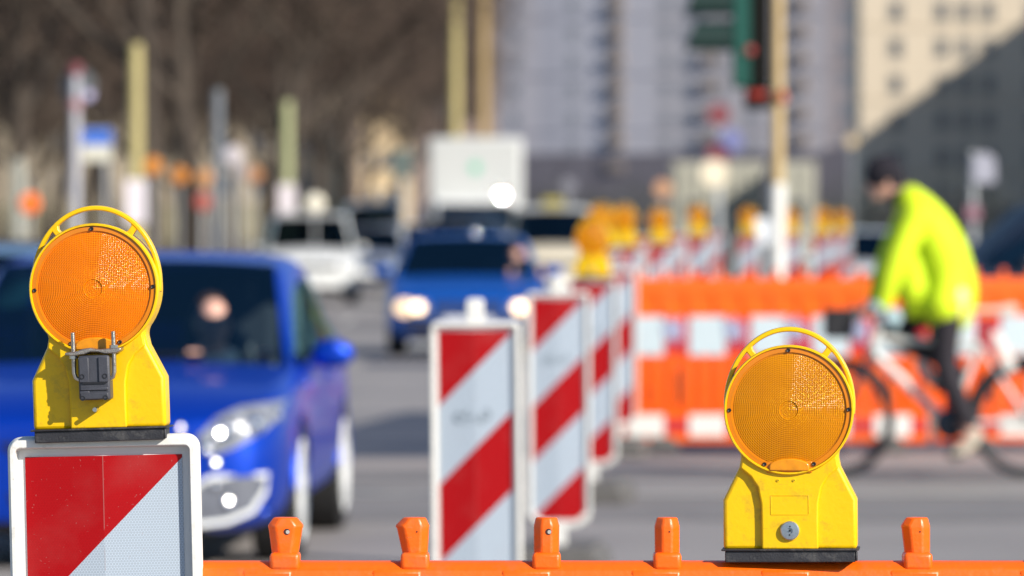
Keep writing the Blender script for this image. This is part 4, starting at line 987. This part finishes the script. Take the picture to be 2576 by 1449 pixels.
# traffic signal on its mast
d = 48.
sig = pole('traffic_signal', 'green traffic signal mast with white lower pole, left of the cyclist', 'traffic light', 1956, d, -260, 740, .058, mat('mast_beige', (.50, .36, .17), .5, var=.25, scale=2), 462)
GRN = mat('signal_green', (.004, .075, .055), .4, var=.1, coat=.3); GRD = mat('signal_dark_green', (.002, .022, .018), .6)
def SP(px, py): return ((px - 1956) * d / F, H - (py - HZ) * d / F)
x0, zt = SP(1842, -110); x1, zb = SP(1932, 222)
s = MB(); s.box(((x0 + x1) / 2, 0, (zt + zb) / 2), (x1 - x0, .26, zt - zb)); hs = s.build('signal_housing', GRN, sig, bevel=.03, seg=3)
s = MB(); xx0, _ = SP(1882, 0); s.box(((xx0 + x1) / 2 + .01, -.01, (zt + zb) / 2), (x1 - xx0, .27, (zt - zb) * .98)); s.build('signal_back', mat('signal_black', (.008, .008, .007), .8, spec=.1), hs, bevel=.02)
for k, py in enumerate((-75, 8, 98)):
    x, z = SP(1842, py); s = MB()
    vs = []; fs = []
    for i in range(13):
        a = R(-40 + 260 * i / 12)
        for rr, xo in ((.155, 0), (.15, -.36 + .05 * math.sin(a))): vs.append((x + xo, math.cos(a) * rr, z + math.sin(a) * rr))
        for rr, xo in ((.13, -.35 + .05 * math.sin(a)), (.134, 0)): vs.append((x + xo, math.cos(a) * rr, z + math.sin(a) * rr))
    for i in range(12):
        for j in range(4): fs.append((i * 4 + j, i * 4 + (j + 1) % 4, i * 4 + 4 + (j + 1) % 4, i * 4 + 4 + j))
    s.add(vs, fs); s.build('visor', GRD, hs, smooth=True)
    s = MB(); s.lathe([(.098, 0), (.08, -.02), (.001, -.03)], 20, 'x', (x, 0, z)); s.build('signal_lens', mat('signal_lens_%d' % k, ((.25, .01, .01), (.25, .12, .01), (.01, .12, .08))[k], .2, coat=1.), hs, smooth=True)
xa, za = SP(1885, 128); s = MB(); s.lathe([(.042, 0), (.035, -.02), (.001, -.03)], 18, 'y', (xa, -.14, za)); s.build('red_reflector', mat('red_refl', (.35, .05, .045), .3), hs, smooth=True)
s = MB(); xb, zb_ = SP(1903, 232); s.box((xb + .03, 0, zb_), (.26, .14, .10)); s.build('bracket', GRD, sig, bevel=.02)
s = MB(); xb, zb_ = SP(1905, 252); s.box((xb, 0, zb_ - .01), (.22, .20, .13)); s.build('push_signal', mat('signal_black', (0, 0, 0)), sig, bevel=.03)
s = MB(); xb, zb_ = SP(1905, 238); s.box((xb, -.11, zb_), (.17, .02, .06)); s.build('red_strip', mat('dull_red', (.30, .02, .01), .5), sig, bevel=.01)
s = MB(); xb, zb_ = SP(1966, 245); s.ball((xb, -.05, zb_), (.045, .03, .06), 12); s.build('orange_button', mat('orange_btn', (.50, .12, .03), .4), sig, smooth=True)
# thin far sign pole
d = 100.
sg = pole('sign_pole', 'thin grey pole with red and blue signs, left of the traffic signal', 'road sign', 1806, d, 265, 560, .07, GALV)
def disc(s, d_, px, py, pxc, r, y=-.09): s.lathe([(r, 0), (r, -.02), (.001, -.02)], 24, 'y', ((px - pxc) * d_ / F, y, H - (py - HZ) * d_ / F))
s = MB(); disc(s, d, 1808, 288, 1806, .20); s.build('red_sign', mat('sign_red', (.20, .05, .06), .5), sg)
s = MB(); disc(s, d, 1838, 355, 1806, .22); s.build('blue_sign', mat('sign_blue', (.17, .18, .36), .5), sg)
s = MB(); disc(s, d, 1806, 388, 1806, .20); s.build('lower_red_sign', mat('sign_dark_red', (.18, .04, .06), .5), sg)
s = MB(); disc(s, d, 1797, 436, 1806, .24, -.12); s.build('cream_sign', mat('sign_cream', (.80, .70, .52), .5), sg)
# white round-topped sign at the right
d = 70.
ws = pole('sign_pole', 'white sign on a slim pole at the right, behind the cyclist', 'road sign', 2447, d, 380, 560, .045, GALV)
s = MB(); x, z = (2474 - 2447) * d / F, PZ(425, d); s.prism(arc(x, z + .06, .14, .14, 0, 180, 12) + [(x - .14, z - .17), (x + .14, z - .17)], -.07, -.05); s.build('white_plate', mat('sign_white', (.34, .34, .40), .5), ws)
s = MB(); s.box((0, -.07, PZ(535, d)), (.16, .03, .16)); s.build('pink_plate', mat('sign_pink', (.32, .15, .19), .5), ws)
# lamp posts
LP = 'tall lamp posts along the avenue'
for px, d, py0, wt, m, lb in ((342, 92, 110, 440, POLEM, 'ochre lamp post with white base, left, between the white pole and the grey pole'), (722, 119.5, 255, 470, POLEG, 'green-grey lamp post with white base, above the blue hatchback bonnet side'),
                             (1146, 168, -120, None, POLEM, 'left one of the twin ochre lamp posts behind the white lorry'), (1216, 168, -120, None, mat('brown_mast', (.34, .24, .11), .6, var=.2), 'right one of the twin ochre lamp posts behind the white lorry')):
    p_ = pole('lamp_post', lb, 'lamp post', px, d, py0, 560,   .125 if wt else .17, m, None, LP)
    if wt:
        s = MB(); s.box((.0, -.12, PZ(508, d)), (.34, .08, .72)); s.build('notice', mat('pale_notice', (.72, .66, .70), .5), p_, bevel=.01)
pole('sign_pole', 'slim grey pole in front of the bare trees, between two lamp posts', 'pole', 548, 74, 225, 560, .075, mat('grey_mast', (.15, .165, .185), .6, var=.2), group=None)
d = 60.
wp = pole('sign_pole', 'white pole with a red tip and dark round sign, above the left lamp', 'road sign', 190, d, 165, 560, .055, mat('white_mast', (.42, .42, .46), .5, var=.08))
s = MB(); s.cyl((0, 0, PZ(188, d)), (0, 0, PZ(160, d)), .07); s.build('red_tip', MC['sign_red'], wp)
s = MB(); disc(s, d, 196, 215, 190, .185, .09); s.build('round_sign', mat('sign_back', (.10, .11, .12), .6), wp)
s = MB(); disc(s, d, 226, 240, 190, .05, -.06); s.build('small_mirror', mat('sign_lilac', (.55, .50, .72), .4), wp)
s = MB(); s.cyl((0, 0, PZ(275, d)), (0, 0, PZ(250, d)), .064); s.build('red_band', mat('faded_red', (.42, .22, .24), .5), wp)
d = 80.
bs = pole('bus_stop_sign', 'blue and cream bus stop board on a thin pole, just right of the white pole', 'road sign', 268, d, 325, 560, .035, GALV)
s = MB(); s.box((-.13, -.04, PZ(365, d)), (.42, .04, .46)); s.build('sign_board', mat('board_cream', (.62, .60, .50), .5), bs, bevel=.01)
s = MB(); s.box((-.13, -.064, PZ(345, d)), (.42, .01, .22)); s.build('blue_field', mat('board_blue', (.04, .14, .55), .5), bs)
d = 130.
gs = pole('advertising_sign', 'grey-green signboard on a post, left of the white lorry', 'sign', 1012, d, 375, 560, .06, GALV)
s = MB(); s.box((0, -.05, PZ(412, d)), (.46, .08, .62)); s.build('board', mat('sage_board', (.10, .13, .12), .6), gs, bevel=.02)
# roadside orange markers and bins among the trees; the cream disc imitates a sun glint
GM = 'round orange reflectors on posts under the trees'
for px, py, d, col, lb in ((75, 512, 85, (.95, .18, .02), 'orange reflector post at the far left edge'), (384, 418, 95, (.60, .22, .03), 'orange reflector right of the ochre lamp post'), (452, 442, 100, (.55, .20, .03), 'orange reflector left of the slim grey pole'),
                           (514, 448, 105, (.55, .26, .10), 'dull orange reflector touching the slim grey pole on its left'), (640, 440, 105, (.42, .20, .09), 'brown-orange reflector between grey pole and green lamp post'), (510, 508, 100, (.42, .10, .08), 'red reflector low on the left of the slim grey pole'),
                           (586, 392, 90, (.55, .50, .52), 'pale round disc right of the slim grey pole'), (792, 512, 90, (.80, .74, .60), 'cream round disc standing in for a sun glint above the left-hand white car'), (604, 432, 95, (.30, .26, .25), 'grey round disc right of the slim grey pole')):
    t = thing('marker_post', lb, 'reflector', (PX(px, d), d, 0), group=GM)
    s = MB(); s.tube([(0, 0, 0), (0, 0, PZ(py, d))], .018, 8); s.build('post', GALV, t)
    s = MB(); s.lathe([(.15, .02), (.155, -.02), (.13, -.05), (.001, -.07)], 22, 'y', (0, -.02, PZ(py, d))); s.build('reflector', mat('refl_%d_%d' % (px, py), col, .4), t, smooth=True)
for px, d, w_, y0, col, lb in ((45, 110, .30, 400, (.28, .28, .24), 'pale banner column at the far left edge'), (346, 98, .34, 455, (.38, .38, .42), 'white notice column behind the ochre lamp post')):
    t = thing('notice_column', lb, 'advertising column', (PX(px, d), d, 0))
    s = MB(); s.lathe([(w_ * .5, 0), (w_ * .5, PZ(y0 + 12, d)), (w_ * .3, PZ(y0, d)), (.001, PZ(y0, d))], 20, 'z'); s.build('column', mat('col_%d' % px, col, .6, var=.3, scale=3), t, smooth=True)
    s = MB(); s.lathe([(w_ * .56, 0), (w_ * .56, .2), (w_ * .5, .22)], 20, 'z'); s.build('plinth', CONC, t)
# pale site cabins
for px0, px1, d, lb in ((1692, 1925, 150, 'cream site cabin behind the far lamps, left of the signal mast'), (1962, 2052, 148, 'small cream site cabin right of the signal mast')):
    t = thing('site_cabin', lb, 'cabin', (PX((px0 + px1) / 2, d), d, .0)); W_ = PX(px1, d) - PX(px0, d); Hc = PZ(408, d)
    s = MB(); s.box((0, 1.2, Hc / 2), (W_, 2.4, Hc)); n = int(W_ / .28)
    for i in range(n): s.box((-W_ / 2 + .14 + i * .28, -.02, Hc / 2), (.10, .05, Hc - .2))
    s.build('wall', mat('cabin_cream', (.34, .33, .27), .6, var=.2, scale=2), t, bevel=.02)
    for i in range(2 if W_ > 1.5 else 1):
        s = MB(); s.box((-W_ / 4 + i * W_ / 2 if W_ > 1.5 else 0, -.06, Hc * .6), (.45, .04, .5)); s.build('window', mat('cabin_window', (.06, .07, .08), .2), t)
# far marker discs; the white one is added to stand in for a sun glint
for px, py, d, col, lb in ((1668, 475, 110, (.50, .27, .15), 'brown-orange disc marker above the third far lamp'), (1915, 583, 70, (.80, .82, .85), 'bright white disc standing in for a sun glint at the left foot of the white pole'), (2143, 355, 160, (.55, .42, .25), 'ochre disc sign below the sunlit building corner'), (1430, 468, 120, (.17, .17, .20), 'grey disc sign above the cream taxi')):
    t = thing('disc_marker', lb, 'marker', (PX(px, d), d, 0)); s = MB(); s.tube([(0, .02, 0), (0, .02, PZ(py, d))], .02, 8); s.build('post', GALV, t)
    s = MB(); s.lathe([(.17, .02), (.17, -.02), (.001, -.03)], 22, 'y', (0, 0, PZ(py, d))); s.build('disc', mat('dm_%d' % px, col, .5), t)

# ------------------------------------------------------------------ buildings
WIN = mat('window_glass', (.05, .065, .09), .15, var=.5, scale=.3); WFR = mat('window_frame', (.35, .33, .30), .6)
WINS = mat('sky_reflection_glass', (.27, .28, .32), .35, var=.5, scale=.25); WFRS = mat('pale_frame', (.42, .42, .46), .6)  # pane colour lightened towards blue to paint in reflected sky
def building(name, label, loc, rz, W_, Hh, Dp, wall, pitch_x, pitch_z, ww, wh, z_first, plinth_h, vis, plinth_m=None, bays=(), nobays=(), soft=False):
    t = thing(name, label, 'building', loc, (0, 0, rz))
    s = MB(); s.box((W_ / 2, Dp / 2, Hh / 2), (W_, Dp, Hh)); z = z_first + pitch_z - .5 - wh / 2
    while z < Hh: s.box((W_ / 2, -.06, z), (W_, .12, .18)); z += pitch_z * 2
    for (b0, b1) in bays: s.box(((b0 + b1) / 2, -.45, Hh / 2), (b1 - b0, .9, Hh))
    s.build('wall', wall, t)
    if plinth_h:
        s = MB(); s.box((W_ / 2, -.15, plinth_h / 2), (W_ + .3, .3, plinth_h)); s.build('ground_floor', plinth_m, t)
    s = MB(); s.box((W_ / 2, -.35, Hh + .3), (W_ + 1, 1.2, .7)); s.box((W_ / 2, Dp / 2, Hh + 1.2), (W_ - 1, Dp - 1, 1.2)); s.build('cornice', wall, t)
    cnt = 0; rest = MB(); wf = None; pm = WINS if soft else WIN; fm_ = WFRS if soft else WFR; fd = .04 if soft else .14
    nx = int((W_ - 1) / pitch_x); nz = int((Hh - z_first - 1) / pitch_z) + 1
    base = None
    for k in range(nz):
        for i in range(nx):
            x = pitch_x * (i + .6); z = z_first + k * pitch_z
            if any(a <= x <= b for a, b in nobays): continue
            if vis(x, z) and cnt < 96:
                if base is None:
                    m1 = MB()
                    for q in ((-ww / 2, 0, .14, wh + .14), (ww / 2, 0, .14, wh + .14), (0, wh / 2, ww + .14, .14), (0, -wh / 2, ww + .3, .2), (0, 0, .07, wh)): m1.box((q[0], -fd / 2, q[1]), (q[2], fd, q[3]))
                    base = m1.build('window', fm_, t); m2 = MB(); m2.box((0, -.02, 0), (ww, .05, wh)); pane = m2.build('pane', pm, base); base.location = (x, 0, z)
                else:
                    c = base.copy(); C.objects.link(c); c.location = (x, 0, z); c2 = pane.copy(); C.objects.link(c2); c2.parent = c
                cnt += 1
            else: rest.box((x, -.02, z), (ww, .05, wh))
    if rest.v: tag(rest.build('window_rows', pm, t), kind='stuff')
    return t
# shade: the wall that receives the raking shadow
cream = mat('cream_stone', (.56, .48, .37), .8, var=.10, scale=.15)
bR_ = building('apartment_building', 'cream building at the upper right, half in sun and half in shadow', (PX(2163, 510), 510, 0), 0, 90, 46, 16, cream, 2.05, 3.28, 1.0, 1.7, 4.2, 3.2,
               lambda x, z: x < 19 and z < 24, mat('dark_stone', (.10, .10, .12), .8), nobays=((1.2, 2.4), (4, 6.4), (12.8, 13.6)))
# middle building, turned away from the sun
grey = mat('grey_tile', (.47, .455, .49), .8, var=.12, scale=.12); dkst = mat('shop_floor', (.15, .14, .165), .7, var=.3, scale=.3)
beta = R(25)
def midb(label, px0, px1, d, tone, pitch, hh, first=10.2, nob=(), plin=9.6, w=1.2, h=1.7):
    x0 = PX(px0, d); x1 = PX(px1, d); w_ = (x1 - x0) / math.cos(beta)
    return building('apartment_building', label, (x0, d - (x0 + 3) * math.tan(beta), 0), -beta, w_, hh, 14, tone, pitch, 3.25, w, h, first, plin, lambda x, z: z < 32, dkst, nobays=nob, soft=True)
DM = 655
midb('grey-mauve apartment wing behind the twin lamp posts', 1215, 1355, DM, mat('mauve_wall', (.47, .455, .50), .8, var=.1), 2.6, 44)
midb('recessed blue-grey building strip right of the twin lamp posts', 1355, 1410, DM, mat('slate_wall', (.41, .41, .47), .8, var=.12, scale=.1), 1.8, 48)
midb('blue-grey apartment block left of the pale tower', 1410, 1500, DM, mat('slate_wall2', (.46, .46, .52), .8, var=.12, scale=.1), 2.6, 50)
midb('pale apartment tower with one column of dark balconies', 1500, 1640, DM, mat('pale_tile', (.48, .475, .53), .8, var=.1), 3.6, 52)
midb('grey apartment wing with cream blinds, left of the green traffic signal', 1640, 1765, DM, grey, 2.5, 44)
midb('apartment wing with stacked balconies behind the traffic signal', 1765, 2060, DM, mat('warm_grey_wall', (.46, .44, .475), .8, var=.1), 3.6, 44)
midb('narrow taupe building edge left of the sunlit cream building', 2060, 2175, DM - 40, mat('taupe_wall', (.44, .38, .38), .8, var=.1), 3.4, 46)
# dark balconies column
for px, lb in ((1546, 'balcony'), (1778, 'balcony'), (2000, 'balcony')):
    d = 645
    t = thing('balcony_stack', {1546: 'column of dark balconies on the pale tower', 1778: 'column of brown balconies left of the signal housing', 2000: 'column of brown balconies right of the ochre mast'}[px], 'balconies', (PX(px, d), DM - (PX(px, d) + 3) * math.tan(beta) - .75, 0), (0, 0, -beta))
    for k in range(9):
        z = 8.0 + k * 3.05
        s = MB(); s.box((0, .35, z), (1.9, .75, 1.1)); s.box((0, .6, z + 1.3), (1.3, .3, 1.3)) if px == 1546 else None; s.build('balcony', mat('balcony_brown', (.24, .20, .18), .7, var=.2), t, bevel=.05)
        s = MB(); s.box((0, .0, z + .62), (1.95, .1, .10)); s.build('railing', GALV, t)
# building off to the right whose eaves rake the shadow across the cream one
building('apartment_building', 'tall pale block beyond the right edge whose shadow falls on the cream building', (70, 505, 0), R(-90), 110, 35.5, 18, mat('pale_render', (.45, .42, .36), .8), 3., 3.2, 1.2, 1.6, 5, 0, lambda x, z: False)
# behind the trees
building('apartment_building', 'long brown-grey building behind the bare trees on the left', (PX(-400, 430), 430, 0), 0, PX(880, 430) - PX(-400, 430), 30, 14, mat('brown_render', (.36, .30, .22), .85, var=.2, scale=.1), 3.0, 3.2, 1.2, 1.6, 4.5, 3., lambda x, z: z < 19 and x < 60, mat('olive_base', (.26, .23, .15), .8, var=.6, scale=.4))
building('apartment_building', 'small sunlit cream building glimpsed at the end of the trees', (PX(905, 425), 425, 0), 0, PX(1030, 425) - PX(905, 425), 10.0, 10, mat('sunlit_stone', (.62, .47, .28), .8, var=.1), 1.3, 2.9, .7, 1.2, 3.4, 0, lambda x, z: True)
building('apartment_building', 'dull brown building between the bare trees and the twin lamp posts', (PX(880, 460), 460, 0), 0, PX(1250, 460) - PX(880, 460), 40, 14, mat('rust_render', (.25, .19, .17), .85, var=.2, scale=.1), 3.0, 3.2, 1.2, 1.6, 4.5, 3., lambda x, z: z < 18, dkst)

# ------------------------------------------------------------------ bare trees
BARK = mat('bark', (.055, .042, .032), .9, var=.4, scale=6); TWIG = mat('twigs', (.088, .060, .044), .85, var=.35, scale=1.5)
def make_tree(seed, hgt=15., n_tw=4200, crown_lo=3.4):
    rnd = random.Random(seed); t = thing('bare_tree', 'tree', 'tree')
    tr = MB(); tw = MB(); tips = []
    def limb(p, dr, ln, r, lev):
        pts = [p]; rs = [r]; q = p.copy(); dd = dr.copy()
        for i in range(4):
            dd = (dd + Vector((rnd.uniform(-.18, .18), rnd.uniform(-.18, .18), rnd.uniform(-.05, .12)))).normalized(); q = q + dd * ln / 4; pts.append(q.copy()); rs.append(r * (1 - .16 * (i + 1)))
        tr.tube(pts, rs, 6 if lev else 9, caps=False)
        for pp in pts[1:]: tips.append((pp, dd))
        if lev < 3:
            for k in range(4 if lev else 7):
                b = pts[rnd.choice((2, 3, 4)) if lev else rnd.choice((2, 3, 3, 4, 4))]; a = rnd.uniform(0, 2 * math.pi)
                nd = (dd * .55 + Vector((math.cos(a), math.sin(a), rnd.uniform(-.1, .5)))).normalized(); limb(b, nd, ln * rnd.uniform(.5, .72), r * .48, lev + 1)
    limb(Vector((0, 0, 0)), Vector((0, 0, 1)), hgt * .5, .24, 0)
    tr.build('trunk', BARK, t, smooth=True)
    cands = [x for x in tips if x[0].z > crown_lo]
    vs = []; fs = []
    for i in range(n_tw):
        p, dd = rnd.choice(cands); p = p + Vector((rnd.gauss(0, .45), rnd.gauss(0, .45), rnd.gauss(0, .35)))
        a = Vector((rnd.gauss(0, 1), rnd.gauss(0, 1), rnd.gauss(.25, .8))).normalized(); ln = rnd.uniform(.5, 1.5); sd = a.orthogonal().normalized(); sd.rotate(Matrix.Rotation(rnd.uniform(0, 6.28), 3, a)); wd = rnd.uniform(.007, .018)
        e = p + a * ln; k = len(vs); vs += [p - sd * wd, p + sd * wd, e + sd * wd * .3]; fs.append((k, k + 1, k + 2))
        m_ = p + a * ln * .5; a2 = (a + Vector((rnd.gauss(0, .6), rnd.gauss(0, .6), rnd.gauss(0, .6)))).normalized(); k = len(vs)
        vs += [m_ - sd * wd * .7, m_ + sd * wd * .7, m_ + a2 * ln * .6]; fs.append((k, k + 1, k + 2))
    me = bpy.data.meshes.new('crown'); me.from_pydata(vs, [], fs); o = bpy.data.objects.new('crown', me); C.objects.link(o); o.parent = t; me.materials.append(TWIG)
    return t
TV = [make_tree(11), make_tree(23), make_tree(37, 14)]
rt = random.Random(5); used = set(); tn = 0
GT = 'bare winter trees in rows along the avenue'
rows = []
for d in (112, 128, 146, 165, 186, 210, 236, 264, 295, 330):
    for col, px_far in ((0, 0), (1, 0)):
        pass
for i, d in enumerate((96, 108, 121, 134, 150, 166, 184, 202, 224, 246, 270, 300)):
    for x in (-6.3 - .012 * d * 0, -11.5, -17.5, -24.):
        px = CX + x * F / d
        if px < -330 or px > 1080: continue
        rows.append((x + rt.uniform(-.6, .6), d + rt.uniform(-3, 3)))
for j, (x, d) in enumerate(rows):
    o = TV[j] if j < 3 else dup(TV[j % 3], (0, 0, 0))
    o.location = (x, d, 0); o.rotation_euler = (0, 0, rt.uniform(0, 6.28)); o.scale = (rt.uniform(.9, 1.1),) * 3; o['group'] = GT
    o['label'] = 'bare brown winter tree standing among the rows of bare trees on the left'
# a few low dark shrubs under the shaded buildings
def shrub(px, d, w_, h_, label):
    t = thing('shrub', label, 'shrub', (PX(px, d), d, .1)); s = MB()
    for k in range(9): s.tube([(0, 0, 0), (random.gauss(0, w_ * .3), random.gauss(0, .5), h_ * random.uniform(.5, .9))], [.05, .01], 5)
    s.build('stems', BARK, t)
    vs = []; fs = []
    for k in range(2600):
        a = random.uniform(0, 6.28); r_ = random.random() ** .5; p = Vector((math.cos(a) * r_ * w_, math.sin(a) * r_ * 1.2, random.random() ** .7 * h_ * (1.05 - .5 * r_)))
        v = Vector((random.gauss(0, 1), random.gauss(0, 1), random.gauss(0, 1))).normalized() * .09; u = v.orthogonal() * .8; q = len(vs); vs += [p, p + v + u * .5, p + v * 1.5, p + v - u * .5]; fs.append((q, q + 1, q + 2, q + 3))
    me = bpy.data.meshes.new('foliage'); me.from_pydata(vs, [], fs); o = bpy.data.objects.new('foliage', me); C.objects.link(o); o.parent = t; me.materials.append(mat('dark_shrub', (.035, .04, .035), .8, var=.4, scale=2))
shrub(1590, 190, 3.4, 3.0, 'dark low shrub under the pale tower, behind the far lamps'); shrub(1390, 200, 3.0, 2.9, 'dark low shrub right of the white lorry'); shrub(2110, 200, 3.6, 3.2, 'dark low shrub left of the cyclist head'); shrub(2350, 190, 4.5, 3.4, 'dark low shrub right of the cyclist head')
